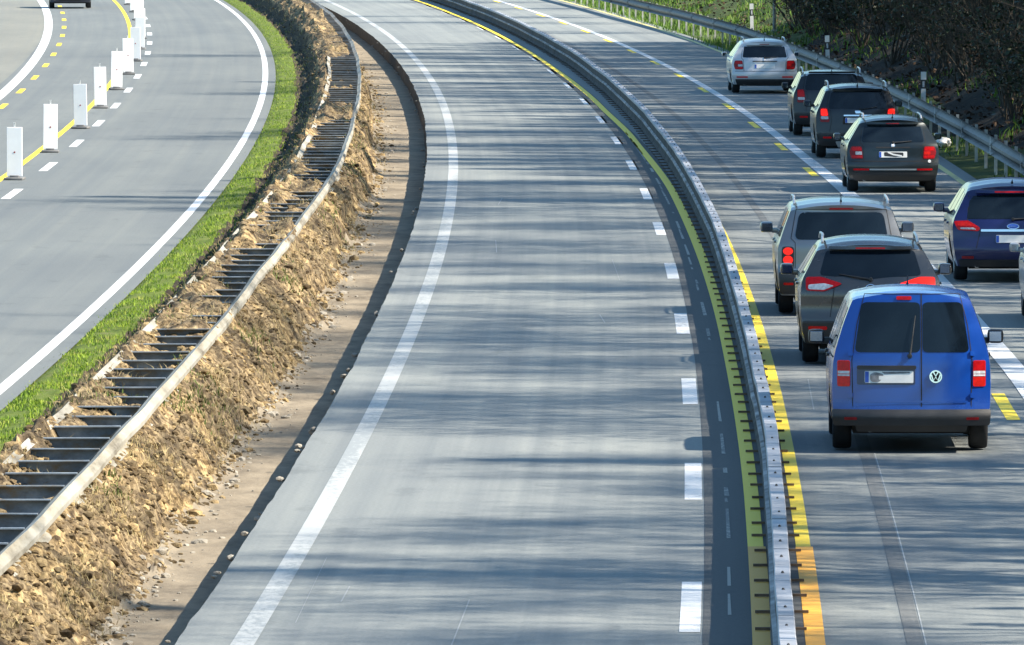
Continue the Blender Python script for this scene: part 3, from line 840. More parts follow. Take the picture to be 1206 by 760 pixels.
def shrub(seed, h, green):
    rr = random.Random(seed); root = empty('shrub')
    mb = MB(); tips = []
    for k in range(rr.randint(6, 10)):
        a = rr.uniform(0, 6.28); d = Vector((math.cos(a)*rr.uniform(0.1, 0.7), math.sin(a)*rr.uniform(0.1, 0.7), 1)).normalized()
        branch_rec(mb, Vector((rr.uniform(-.15, .15), rr.uniform(-.15, .15), -0.1)), d, h * rr.uniform(0.6, 1.0), 0.018 * h ** 0.5, 2, rr, tips, 4, 4, 0.05, 0.6)
    mb.obj('stems', M['twig'], root)
    V, F = leaf_cloud([tuple(t) for t in tips], (0.12*h, 0.12*h, 0.10*h), green, 0.055, 0.55)
    mesh_obj('foliage', V, F, M['ivy'], root)
    return root
used = set()
def put(proto, c, y, s, rz, label, cat, group, hide_z=0.0):
    o = proto if proto.name not in used else copy_tree(proto)
    used.add(proto.name)
    o.location = (rx(c, y), y, slope_z(c, y) + hide_z); o.rotation_euler = (0, 0, rz); o.scale = (s, s, s * R.uniform(0.92, 1.08))
    return tag(o, label, cat, group)
decs = [deciduous(100 + i, h) for i, h in enumerate((15, 17, 13, 16))]
cons = [conifer(200 + i, h) for i, h in enumerate((16, 14, 18))]
shr = [shrub(300 + i, h, g) for i, (h, g) in enumerate(((2.4, 520), (1.7, 700), (3.2, 200), (1.3, 480)))]
R.seed(4211)
DL = 'bare leafless woodland tree on the slope behind the right guardrail'
CL = 'dark green conifer on the slope behind the right guardrail'
SL = 'dark leafy shrub of the undergrowth on the shaded slope behind the right guardrail'
y = 66.0
while y < 352:
    c = R.uniform(14.2, 21.5) if R.random() < 0.8 else R.uniform(12.8, 14.2)
    put(R.choice(decs), c, y, (R.uniform(0.60, 0.90) + 0.02 * (c - 14)) if (R.random() < 0.84 or y < 135) else R.uniform(1.0, 1.3), R.uniform(0, 6.28), DL, 'tree', 'bare trees on the wooded slope')
    y += R.uniform(2.4, 4.8)
y = 64.0
while y < 350:
    gap = mnoise.noise((y * 0.035, 77, 0))
    if gap > (0.12 if y < 190 else -0.30):
        put(R.choice(cons), R.uniform(16.5, 22), y, ((R.uniform(0.55, 0.88) if y < 205 else R.uniform(0.75, 0.98)) if (R.random() < 0.88 or y < 135) else R.uniform(1.0, 1.2)), R.uniform(0, 6.28), CL, 'tree', 'conifers on the wooded slope')
    y += R.uniform(2.2, 4.6) if y < 205 else R.uniform(1.5, 3.0)
y = 60.0
while y < 352:                                     # young dense conifers at the foot of the slope
    if mnoise.noise((y * 0.06, 55, 0)) > -0.30:
        put(R.choice(cons), R.uniform(13.2, 16.2), y, R.uniform(0.30, 0.48) if y < 190 else R.uniform(0.36, 0.60), R.uniform(0, 6.28), CL, 'tree', 'conifers on the wooded slope')
    y += R.uniform(1.5, 3.0)
y = 62.0
while y < 350:
    put(R.choice(cons), R.uniform(24, 34), y, R.uniform(0.45, 0.7) if y < 195 else R.uniform(0.75, 1.1), R.uniform(0, 6.28), CL, 'tree', 'conifers on the wooded slope')
    y += R.uniform(4, 8)
for y in (368, 388, 402, 421, 440):
    put(R.choice(decs), R.uniform(15.5, 24), y, R.uniform(0.7, 1.0), R.uniform(0, 6.28), DL, 'tree', 'bare trees on the wooded slope')
for _ in range(230):
    y = R.uniform(196, 352); c = 11.6 + abs(R.gauss(0, 4.2))
    if c > 0.0492 * y - off(y) + 2.0: continue
    put(R.choice(shr), c, y, R.uniform(0.6, 1.25), R.uniform(0, 6.28), SL, 'shrub', 'shrubs of the undergrowth')
y = 70.0
while y < 196:                                     # shrubs just outside the picture that shade the right lane
    put(R.choice(shr), R.uniform(11.8, 14.5), y, R.uniform(0.9, 1.5), R.uniform(0, 6.28), SL, 'shrub', 'shrubs of the undergrowth')
    y += R.uniform(3, 7)
pts = []
for _ in range(24000):
    y = R.uniform(195, 330) if R.random() < 0.16 else R.uniform(330, 455)
    c = R.uniform(9.5, 12.5) if y < 330 else R.uniform(9.0, 17)
    if mnoise.noise((c * 0.7, y * 0.09, 24)) < (0.05 if y < 330 else -0.15): continue
    pts.append((rx(c, y), y, slope_z(c, y) - 0.02))
blades('verge_grass', pts, 0.20, 0.016, M['wgrass'], 'rough grass on the verge under and behind the right guardrail', 'grass', 0.9)
pts = []
for _ in range(16000):
    y = R.uniform(195, 450); c = 10.6 + abs(R.gauss(0, 4.5)); pts.append((rx(c, y), y, slope_z(c, y) + 0.03))
V, F = leaf_cloud(pts, (0.05, 0.05, 0.02), 15000, 0.07, 0.6, 0.3)
tag(mesh_obj('leaf_litter', V, F, M['litter']), 'brown dead leaves covering the shaded slope under the trees', 'leaf litter', None, 'stuff')

# ------------------------------------------------------------------ delineators, pole, litter
def delineator():
    r = empty('delineator_post')
    pr = [(-0.06, -0.04), (0.06, -0.04), (0.045, 0.035), (0.0, 0.05), (-0.045, 0.035)]
    def prism(z0, z1, mat, name, sc=1.0, slope=0.0):
        mb = MB(); n = len(pr)
        v = [(x*sc, y*sc, z0) for x, y in pr] + [(x*sc, y*sc, z1 + slope * y) for x, y in pr]
        mb.add(v, [(k, (k+1) % n, n+(k+1) % n, n+k) for k in range(n)] + [tuple(range(n-1, -1, -1)), tuple(range(n, 2*n))])
        return mb.obj(name, mat, r)
    prism(-0.1, 0.62, M['deli_white'], 'post'); prism(0.6201, 0.84, M['deli_black'], 'black_band', 1.01)
    prism(0.8401, 1.02, M['deli_white'], 'head', 1.12, -0.4)
    mb = MB(); mb.bevbox((-0.025, -0.056, 0.66), (0.025, -0.046, 0.80), 0.003); mb.obj('reflector', M['clear'], r)
    return r
dp = delineator()
for i, (c, y, lab) in enumerate(((10.52, 255, 'white delineator post behind the guardrail above the dark green estate car'), (10.63, 305, 'white delineator post behind the guardrail right of the silver estate car'), (11.0, 355, 'white delineator post on the grassy bank left above the silver estate car'))):
    o = dp if i == 0 else copy_tree(dp)
    o.location = (rx(c, y), y, slope_z(c, y)); o.rotation_euler = (0, R.uniform(-0.04, 0.04), heading(y))
    tag(o, lab, 'delineator', 'delineator posts along the right verge')
mb = MB(); mb.tube([(0, 0, -0.3), (0, 0, 5.2)], [0.055, 0.045], 12)
t = empty('sign_pole', (rx(11.35, 348), 348, slope_z(11.35, 348))); mb.obj('shaft', M['pole'], t)
mb = MB(); mb.lathe([(0.0, 5.26), (0.05, 5.25), (0.06, 5.19), (0.06, 5.15)], 12, 'z'); mb.obj('cap', M['black'], t)
mb = MB(); mb.lathe([(0.12, -0.05), (0.12, 0.10), (0.06, 0.14)], 12, 'z'); mb.obj('base_sleeve', M['pole'], t)
tag(t, 'slim grey steel pole on the bank behind the silver estate car', 'pole')
V, F = ico_rock(77, 3)
X, Y = px(1111, 172, 0); V = V * np.array([0.17, 0.22, 0.12]) + np.array([X, Y, 0.07])
o = mesh_obj('plastic_bag', V.tolist(), F, M['bag_white'], None, 50); tag(o, 'crumpled pale plastic bag lying at the foot of the guardrail posts', 'litter')
V, F = ico_rock(78, 3); X, Y = px(938, 111, 0); V = V * np.array([0.14, 0.3, 0.06]) + np.array([X, Y, 0.045])
o = mesh_obj('plastic_sheet', V.tolist(), F, M['bag_blue'], None, 50); tag(o, 'small crumpled blue plastic scrap on the asphalt behind the silver car', 'litter')

# ------------------------------------------------------------------ lane beacons on the left road
def beacon():
    r = empty('lane_beacon')
    mb = MB(); mb.bevbox((-0.155, -0.022, 0.07), (0.155, 0.022, 1.05), 0.007); mb.obj('panel', M['beacon_white'], r)
    mb = MB(); mb.bevbox((-0.19, -0.34, 0.0045), (0.19, 0.34, 0.05), 0.015); mb.bevbox((-0.09, -0.11, 0.0502), (0.09, 0.11, 0.09), 0.012); mb.obj('foot', M['rubber_foot'], r, 40)
    mb = MB(); mb.box((-0.014, -0.012, 1.051), (0.014, 0.012, 1.13)); mb.box((-0.022, -0.016, 1.131), (0.022, 0.016, 1.14)); mb.obj('lamp_mount', M['deli_white'], r)
    mb = MB(); mb.lathe([(0.0, -0.036), (0.016, -0.035), (0.018, -0.030)], 10, 'y', (0, 0.008, 0.55)); mb.obj('stud', M['red_dark'], r)
    return r
bp = beacon()
bpos = [207.5, 226, 245, 264, 284, 303, 321.5, 340.5, 359, 378, 397, 416, 435]
BL = ['nearest white lane beacon, cut by the left edge of the photo', 'second white lane beacon from the left edge', 'third white lane beacon from the left edge, left of a gap in the yellow line',
      'fourth white lane beacon from the left edge', 'fifth white lane beacon, standing where the row bends upward', 'sixth white lane beacon, partly covering the ones behind']
for i, y in enumerate(bpos):
    o = bp if i == 0 else copy_tree(bp)
    o.location = (rx(-9.88 + R.uniform(-0.03, 0.03), y), y, 0); o.rotation_euler = (R.uniform(-0.02, 0.02), R.uniform(-0.02, 0.02), heading(y) + R.uniform(-0.12, 0.12))
    tag(o, BL[i] if i < 6 else 'distant white lane beacon in the overlapping cluster at the top of the row', 'beacon', 'white lane beacons in a row on the left road')
# ------------------------------------------------------------------ vehicles
def roundpoly(pts, r, n=4):
    out = []
    k = len(pts)
    for i in range(k):
        a, b, c = Vector(pts[i-1]), Vector(pts[i]), Vector(pts[(i+1) % k])
        u, w = (a - b), (c - b)
        rr = min(r, u.length * 0.45, w.length * 0.45)
        p, q = b + u.normalized() * rr, b + w.normalized() * rr
        for j in range(n + 1):
            t = j / n
            out.append(tuple((1-t)**2 * p + 2*t*(1-t) * b + t*t * q))
    return out
def sym(pts):       # right half outline bottom->top, mirrored into a closed outline
    return [tuple(p) for p in pts] + [(-x, z) for x, z in reversed(pts)]

class Car:
    def __init__(s, name, L, sec, roof, rear, front, paint, axles, rw, wrap=0.11, wrapf=0.26, plan=None, bottom=0.24, edge=0.075, crown=2.4):
        s.L, s.sec, s.roof, s.rearp, s.frontp = L, sec, roof, rear, front
        s.axles, s.rw, s.wrap, s.wrapf, s.bottom, s.edge, s.crown = axles, rw, wrap, wrapf, bottom, edge, crown
        s.plan_ = plan or [(0, 0.965), (0.5, 0.99), (1.2, 1.0), (L - 1.3, 1.0), (L - 0.5, 0.965), (L, 0.90)]
        s.yb = 1.25
        s.paint = paint
        s.root = empty(name)
        s.body()
    def W(s, z): return sminterp(s.sec, z) if False else interp(s.sec, z)
    def T(s, y): return sminterp(s.roof, y)
    def Rr(s, x, z): return interp(s.rearp, z) + s.wrap * min(1.2, abs(x) / s.W(z)) ** 3.2
    def Ff(s, x, z): return interp(s.frontp, z) + s.wrapf * min(1.2, abs(x) / s.W(z)) ** 2.6
    def warp(s, x, y, z):
        if y < s.yb: return y + s.Rr(x, z) * (1 - y / s.yb)
        if y > s.L - s.yb: return y - s.Ff(x, z) * (1 - (s.L - y) / s.yb)
        return y
    def halfw(s, y, z): return s.W(z) * interp(s.plan_, y)
    def bot(s, y):
        b = s.bottom
        r = s.rw * 1.17
        for ya in s.axles:
            d = abs(y - ya)
            if d < r: b = max(b, s.rw * 0.98 + math.sqrt(r*r - d*d))
        return b
    def body(s):
        ys = set()
        for k in range(41): ys.add(round(s.L * k / 40, 3))
        for ya in s.axles:
            r = s.rw * 1.17
            for k in range(13): ys.add(round(ya - r * math.cos(math.pi * k / 12), 3))
            ys.add(round(ya - r - 0.004, 3)); ys.add(round(ya + r + 0.004, 3))
        ys = sorted(y for y in ys if 0 <= y <= s.L)
        NS, NT = 18, 9
        rings = []
        for y in ys:
            T = s.T(y); Zs = T - s.edge; B = min(s.bot(y), Zs - 0.05)
            ring = []
            for j in range(NS + 1):
                z = B + (Zs - B) * j / NS
                w = s.W(z)
                yy = s.warp(w, y, z)
                ring.append((w * interp(s.plan_, yy), yy, z))
            xs = s.W(Zs)
            for j in range(1, NT + 1):
                u = j / NT
                a = u * math.pi / 2
                x = xs * (1 - u) if j > 2 else xs * (1 - u * 0.72 if j == 1 else 1 - u)
                z = Zs + s.edge * (1 - (1 - u) ** s.crown)
                yy = s.warp(x, y, z)
                ring.append((x * interp(s.plan_, yy), yy, z))
            rings.append(ring)
        n = NS + NT + 1
        v = []; f = []; mi = []
        # full ring: right side bottom -> roof centre -> left side bottom
        full = 2 * n - 1
        for r in rings:
            v += r; v += [(-x, y, z) for x, y, z in reversed(r[:-1])]
        for i in range(len(rings) - 1):
            for k in range(full - 1):
                f.append((i*full+k, i*full+k+1, (i+1)*full+k+1, (i+1)*full+k)); mi.append(0)
            f.append((i*full+full-1, i*full, (i+1)*full, (i+1)*full+full-1)); mi.append(1)
        # rear and front caps
        NX = 14
        for (i, fn) in ((0, s.Rr), (len(rings) - 1, None)):
            base = len(v); rows = []
            r = rings[i]
            for k in range(n - 1):
                x0, y0, z0 = r[k]
                row = [i*full + k]
                for q in range(1, NX):
                    x = x0 * (1 - 2 * q / NX)
                    xx = x / interp(s.plan_, y0) if x0 else 0
                    yy = s.Rr(xx, z0) if i == 0 else s.L - s.Ff(xx, z0)
                    v.append((x, yy, z0)); row.append(len(v) - 1)
                row.append(i*full + full - 1 - k)
                rows.append(row)
            for k in range(n - 2):
                for q in range(NX):
                    f.append((rows[k][q], rows[k][q+1], rows[k+1][q+1], rows[k+1][q])); mi.append(0)
            top = i*full + n - 1
            for q in range(NX): f.append((rows[-1][q], rows[-1][q+1], top)); mi.append(0)
        me = bpy.data.meshes.new('body')
        me.from_pydata(v, [], f)
        me.polygons.foreach_set('material_index', mi)
        me.update()
        bm = bmesh.new(); bm.from_mesh(me)
        bmesh.ops.remove_doubles(bm, verts=bm.verts, dist=0.0004)
        bmesh.ops.recalc_face_normals(bm, faces=bm.faces)
        bm.to_mesh(me); bm.free()
        link('body', me, [s.paint, M['under']], s.root, 42)
        mb = MB()
        mb.box((-s.W(0.5) * 0.72, 0.25, 0.2), (s.W(0.5) * 0.72, s.L - 0.3, 0.55))
        mb.obj('floor_pan', M['under'], s.root)
        for ya in s.axles:
            for sg in (-1, 1): s.wheel(ya, sg)
    def wheel(s, ya, sg):
        r = s.rw; w = 0.205
        xo = s.W(r) * 0.985
        g = empty('wheel'); g.parent = s.root; g.location = (sg * (xo - w / 2), ya, r)
        mb = MB()
        mb.lathe([(r*0.64, -w/2), (r*0.93, -w/2), (r*0.985, -w*0.40), (r, -w*0.25), (r, w*0.25), (r*0.985, w*0.40), (r*0.93, w/2), (r*0.64, w/2)], 30, 'x', closed=True)
        mb.obj('tyre', M['tyre'], g, 50)
        mb = MB()
        e = sg * w / 2
        mb.lathe([(0.0, e*0.80), (r*0.16, e*0.80), (r*0.2, e*0.62), (r*0.55, e*0.30), (r*0.60, e*0.9), (r*0.645, e*0.97)], 30, 'x')
        for k in range(5):
            a = 2 * math.pi * k / 5; ca, sa = math.cos(a), math.sin(a)
            q = []
            for (rad, h, wd) in ((r*0.12, 0.83, 0.045), (r*0.6, 0.88, 0.035)):
                for t in (-1, 1):
                    q.append((e*h, ca*rad - sa*wd*t, sa*rad + ca*wd*t))
            q2 = [(x - sg * 0.03, y, z) for x, y, z in q]
            mb.add(q + q2, [(0,1,3,2), (4,6,7,5), (0,2,6,4), (1,5,7,3), (0,4,5,1), (2,3,7,6)])
        mb.obj('rim', M['rim'], g, 40)
    # ---- surfaces
    def s_rear(s, u, v, o): return (u, s.Rr(u / interp(s.plan_, 0.1), v) - o, v)
    def s_front(s, u, v, o): return (u, s.L - s.Ff(u / interp(s.plan_, s.L), v) + o, v)
    def s_side(s, sg):
        def g(u, v, o): return (sg * (s.halfw(u, v) + o), u, v)
        return g
    def s_top(s, u, v, o):
        T = s.T(v); Zs = T - s.edge; xs = s.W(Zs) * interp(s.plan_, v); uu = max(0.0, 1 - abs(u) / xs)
        return (u, v - o * 0.5 if v < s.L * 0.4 else v + o * 0.5, Zs + s.edge * (1 - (1 - uu) ** s.crown) + o)
    def patch(s, name, poly, mat, surf=None, o=0.006, rows=8, cols=10, skirt=0.03, parent=None):
        surf = surf or s.s_rear
        vs_ = [p[1] for p in poly]; v0, v1 = min(vs_), max(vs_)
        lv = sorted(set([round(v0 + (v1 - v0) * k / rows, 5) for k in range(rows + 1)] + [round(q, 5) for q in vs_]))
        lv = [lv[0]] + [b for a, b in zip(lv, lv[1:]) if b - a > 1e-4]
        V = []; F = []
        for q in lv:
            qq = min(max(q, v0 + 2e-4), v1 - 2e-4); xs = []
            for a, b in zip(poly, poly[1:] + poly[:1]):
                if (a[1] - qq) * (b[1] - qq) <= 0 and abs(a[1] - b[1]) > 1e-9:
                    xs.append(a[0] + (b[0] - a[0]) * (qq - a[1]) / (b[1] - a[1]))
            if not xs: xs = [poly[0][0]]
            lo, hi = min(xs), max(xs)
            for k in range(cols + 1): V.append(surf(lo + (hi - lo) * k / cols, q, o))
        uvs_ = None
        n = cols + 1; m_ = len(lv)
        for i in range(m_ - 1):
            for k in range(cols): F.append((i*n+k, i*n+k+1, (i+1)*n+k+1, (i+1)*n+k))
        # skirt back into the body
        rim = list(range(n)) + [i*n + n - 1 for i in range(1, m_)] + [(m_-1)*n + k for k in range(n-2, -1, -1)] + [i*n for i in range(m_-2, 0, -1)]
        c0 = Vector(surf(0.5 * (poly[0][0] + poly[len(poly)//2][0]), 0.5 * (v0 + v1), o)); c1 = Vector(surf(0.5 * (poly[0][0] + poly[len(poly)//2][0]), 0.5 * (v0 + v1), o - skirt))
        d = c1 - c0; b0 = len(V)
        for r in rim: V.append(tuple(Vector(V[r]) + d))
        k = len(rim)
        for i in range(k): F.append((rim[i], rim[(i+1) % k], b0 + (i+1) % k, b0 + i))
        return mesh_obj(name, V, F, mat, parent or s.root, 45)
    def strip(s, name, pts, w, mat, surf=None, o=0.004, parent=None, closed=False):
        surf = surf or s.s_rear
        P = [Vector(p) for p in pts]
        if closed: P.append(P[0])
        Q = []
        for a, b in zip(P, P[1:]):
            k = max(1, int((b - a).length / 0.06))
            Q += [a.lerp(b, i / k) for i in range(k)]
        Q.append(P[-1])
        V = []; F = []
        for i, p in enumerate(Q):
            d = (Q[min(i+1, len(Q)-1)] - Q[max(i-1, 0)]).normalized(); nn = Vector((-d.y, d.x)) * w / 2
            V.append(surf(p.x + nn.x, p.y + nn.y, o)); V.append(surf(p.x - nn.x, p.y - nn.y, o))
        for i in range(len(Q) - 1): F.append((2*i, 2*i+1, 2*i+3, 2*i+2))
        return mesh_obj(name, V, F, mat, parent or s.root)
    def both(s, name, poly, mat, **kw):
        a = s.patch(name, poly, mat, **kw)
        return a, s.patch(name, [(-x, z) for x, z in poly], mat, **kw)
    def windows(s, polys, mat=None):
        for sg in (-1, 1):
            for p in polys: s.patch('side_window', roundpoly(p, 0.05, 3), mat or M['glass'], s.s_side(sg), 0.004, 8, 10)
    def common(s, ws, hood, mirror, handles=(), doors=()):
        y0, y1, x0, x1 = ws       # windscreen: top y, base y, half widths
        s.patch('windscreen', roundpoly([(-x0, y0), (x0, y0), (x1, y1), (-x1, y1)], 0.08), M['glass'], s.s_top, 0.006, 10, 12)
        z0, z1, xa, xb = hood     # headlights: z range, x range
        s.both('headlight', roundpoly([(xa, z0), (xb, z0 + 0.03), (xb, z1), (xa, z1 - 0.03)], 0.04), M['clear'], surf=s.s_front, o=0.008)
        s.patch('grille', roundpoly([(-xa * 0.9, z0 - 0.02), (xa * 0.9, z0 - 0.02), (xa * 0.95, z1 - 0.04), (-xa * 0.95, z1 - 0.04)], 0.03), M['black'], s.s_front, 0.006)
        s.patch('front_bumper_intake', roundpoly([(-0.6, 0.3), (0.6, 0.3), (0.55, 0.45), (-0.55, 0.45)], 0.04), M['black'], s.s_front, 0.006)
        pl = s.patch('front_plate', [(-0.26, 0.46), (0.26, 0.46), (0.26, 0.57), (-0.26, 0.57)], M['plate'], s.s_front, 0.02)
        ym, zm, sz, mcol = mirror
        for sg in (-1, 1):
            xw = s.halfw(ym, zm)
            mb = MB(); a, b = sorted((sg * (xw + 0.07), sg * (xw + 0.06 + 0.165 * sz)))
            mb.bevbox((a, ym - 0.06, zm - 0.065 * sz), (b, ym + 0.10, zm + 0.07 * sz), 0.045)
            a, b = sorted((sg * (xw - 0.03), sg * (xw + 0.09)))
            mb.bevbox((a, ym - 0.01, zm - 0.07 * sz), (b, ym + 0.06, zm - 0.01), 0.012)
            mo = mb.obj('wing_mirror', mcol, s.root, 50)
            mb = MB(); a, b = sorted((sg * (xw + 0.09), sg * (xw + 0.035 + 0.165 * sz)))
            mb.bevbox((a, ym - 0.066, zm - 0.045 * sz), (b, ym - 0.0605, zm + 0.05 * sz), 0.002)
            mb.obj('mirror_glass', M['mirror'], mo)
        for sg in (-1, 1):
            for y in doors: s.strip('door_seam', [(y, 0.33), (y + 0.02, s.T(y) - 0.2)], 0.012, M['seam'], s.s_side(sg), 0.0015)
            for (y, z) in handles: s.patch('door_handle', roundpoly([(y, z - 0.015), (y + 0.2, z - 0.015), (y + 0.2, z + 0.02), (y, z + 0.02)], 0.012, 2), M['black'] if mcol is M['black'] else s.paint, s.s_side(sg), 0.03, 3, 4)
    def rails(s, y0, y1, mat, x=None, h=0.05):
        for sg in (-1, 1):
            pts = []
            for k in range(9):
                y = y0 + (y1 - y0) * k / 8; Zs = s.T(y) - s.edge
                xx = (s.W(Zs) * interp(s.plan_, y)) - 0.035
                pts.append((sg * xx, y, s.T(y) - s.edge * 0.3 + (h if 0 < k < 8 else -0.01)))
            mb = MB(); mb.tube(pts, [0.018] * 9, 8); mb.obj('roof_rail', mat, s.root, 60)
    def aerial(s, y, h=0.18):
        mb = MB(); z = s.T(y); mb.tube([(0, y, z - 0.01), (0, y - 0.05, z + 0.03), (0, y - 0.05 - h * 0.7, z + h)], [0.02, 0.008, 0.004], 6); mb.obj('aerial', M['black'], s.root)
    def plate(s, x0, x1, z0, z1, smear=0, o=0.014):
        p = s.patch('number_plate', roundpoly([(x0, z0), (x1, z0), (x1, z1), (x0, z1)], 0.012, 2), M['plate'], None, o, 3, 6)
        s.patch('country_strip', [(x0 + 0.004, z0 + 0.005), (x0 + 0.045, z0 + 0.005), (x0 + 0.045, z1 - 0.005), (x0 + 0.004, z1 - 0.005)], M['plate_blue'], None, o + 0.0015, 2, 2, 0.002, p)
        return p
    def wiper(s, a, b, o=0.02):
        mb = MB()
        A = Vector(s.s_rear(a[0], a[1], o)); B = Vector(s.s_rear(b[0], b[1], o)); mb.tube([A, A.lerp(B, 0.5) + Vector((0, -0.012, 0)), B], [0.016, 0.010, 0.007], 6)
        mb.lathe([(0.0, -0.02), (0.024, -0.018), (0.028, 0.02)], 10, 'y', tuple(A))
        mb.obj('rear_wiper', M['black'], s.root)
    def exhaust(s, x, z=0.24, y=0.1):
        mb = MB(); mb.lathe([(0.022, 0.25), (0.032, 0.24), (0.032, 0.0), (0.026, 0.0), (0.022, 0.02), (0.022, 0.2)], 14, 'y', (x, y, z)); mb.obj('exhaust_pipe', M['chrome'], s.root, 50)
    def place(s, c_px, y_px, label, cat, rear_over, group=None, flip=False):
        X, Y = px(c_px, y_px)
        yr = Y + 0.10 - rear_over
        s.root.location = (X, yr, 0.012)
        s.root.rotation_euler = (0, 0, heading(yr + 2) + (math.pi if flip else 0))
        tag(s.root, label, cat)
    def ring(s, name, x, z, r0, r1, mat, o=0.016, n=26):
        V = []; F = []
        for k in range(n):
            a = 2*math.pi*k/n
            for (r, oo) in ((r0, o), (r1, o), (r1, o - 0.02)): V.append(s.s_rear(x + r*math.cos(a), z + r*math.sin(a), oo))
        for k in range(n):
            j = (k+1) % n
            F += [(3*k, 3*k+1, 3*j+1, 3*j), (3*k+1, 3*k+2, 3*j+2, 3*j+1)]
        return mesh_obj(name, V, F, mat, s.root, 40)
def circ(x, z, r, rz=None, n=20):
    rz = rz or r
    return [(x + r*math.cos(2*math.pi*(k + 0.5)/n), z + rz*math.sin(2*math.pi*(k + 0.5)/n)) for k in range(n)]

P_ = {
 'silver': m_paint('silver_paint', (0.56, 0.57, 0.58), 0.35, 0.33),
 'anth': m_paint('anthracite_paint', (0.014, 0.015, 0.018), 0.3, 0.28),
 'blackblue': m_paint('black_blue_paint', (0.008, 0.011, 0.016), 0.3, 0.28),
 'darkgreen': m_paint('dark_green_grey_paint', (0.013, 0.021, 0.025), 0.4, 0.28),
 'grey': m_paint('silver_grey_paint', (0.17, 0.185, 0.205), 0.6, 0.28),
 'bronze': m_paint('grey_bronze_paint', (0.075, 0.073, 0.074), 0.55, 0.26),
 'blue': m_paint('blue_paint', (0.001, 0.050, 0.30), 0.0, 0.22),
 'navy': m_paint('navy_paint', (0.005, 0.010, 0.075), 0.2, 0.28),
 'edge': m_paint('pale_grey_paint', (0.33, 0.35, 0.37), 0.5, 0.33),
 'midnight': m_paint('midnight_paint', (0.012, 0.018, 0.04), 0.3, 0.3),
}

# ---- blue high-roofed van with two rear doors
c = Car('delivery_van', 4.41,
        [(0.2, .83), (0.35, .87), (0.5, .888), (0.75, .895), (1.0, .882), (1.12, .855), (1.4, .765), (1.62, .68), (1.70, .64), (1.78, .56)],
        [(0, 1.745), (0.25, 1.765), (1.2, 1.78), (2.3, 1.76), (2.65, 1.70), (3.30, 1.14), (3.42, 1.06), (4.1, 0.92), (4.41, 0.74)],
        [(0.2, .10), (0.3, .03), (0.4, .0), (0.48, .04), (1.0, .07), (1.1, .09), (1.65, .20), (1.83, .26)],
        [(0.2, .12), (0.4, 0.0), (0.6, .02), (0.75, .10), (1.2, .3)], P_['blue'], (0.86, 3.54), 0.335, wrap=0.10, edge=0.085, bottom=0.30)
c.patch('rear_window', roundpoly([(-.625, 1.10), (.095, 1.10), (.095, 1.645), (-.545, 1.645)], 0.06), M['glass'], None, 0.005)
c.patch('rear_window', roundpoly([(.12, 1.10), (.635, 1.10), (.555, 1.645), (.12, 1.645)], 0.06), M['glass'], None, 0.005)
c.strip('door_seam', [(.108, 0.49), (.108, 1.735)], 0.012, M['seam'])
c.strip('door_seam', [(-.645, 0.49), (-.655, 1.02), (-.60, 1.40), (-.515, 1.735), (.53, 1.735), (.615, 1.40), (.665, 1.02), (.655, 0.49), (-.645, 0.49)], 0.009, M['seam'], o=0.003)
for x in (-1, 1):
    for (z0, z1, mt, nm) in ((0.905, 1.005, 'red', 'brake_lens'), (0.835, 0.9045, 'clear', 'reversing_lens'), (0.73, 0.8345, 'orange_red', 'tail_lens')):
        pass
for sg in (-1, 1):
    t = c.patch('taillight', roundpoly([(sg*.675, .725), (sg*.815, .725), (sg*.815, 1.01), (sg*.675, 1.01)], 0.02, 2), M['orange_red'], None, 0.012)
    c.patch('brake_lens', roundpoly([(sg*.68, .905), (sg*.81, .905), (sg*.81, 1.004), (sg*.68, 1.004)], 0.012, 2), M['red'], None, 0.016, 3, 5, 0.004, t)
    c.patch('reversing_lens', [(sg*.68, .865), (sg*.81, .865), (sg*.81, .895), (sg*.68, .895)], M['clear'], None, 0.0165, 3, 5, 0.004, t)
    c.patch('indicator_lens', [(sg*.68, .838), (sg*.81, .838), (sg*.81, .858), (sg*.68, .858)], M['clear'], None, 0.0165, 3, 5, 0.004, t)
c.patch('number_plate_recess', roundpoly([(-.60, .745), (.04, .745), (.04, .945), (-.60, .945)], 0.02, 2), P_['navy'], None, 0.003)  # flush panel in darker blue: shade of the recess put into the paint
c.patch('door_handle', roundpoly([(-.60, .915), (.05, .915), (.05, .955), (-.60, .955)], 0.015, 2), M['black'], None, 0.03, 3)
p = c.plate(-.515, .02, .765, .895)
c.patch('plate_smudge', roundpoly([(-.45, .775), (-.35, .775), (-.30, .86), (-.40, .885), (-.46, .86)], 0.03), M['smudge'], None, 0.0158, 4, 4, 0.001, p)
c.patch('plate_smudge', roundpoly([(-.30, .862), (-.02, .872), (-.02, .888), (-.33, .888)], 0.008), M['smudge'], None, 0.0158, 4, 4, 0.001, p)
c.patch('plate_smudge', roundpoly([(-.36, .8), (-.33, .8), (-.30, .84), (-.36, .84)], 0.01), M['plate'], None, 0.0166, 4, 4, 0.001, p)
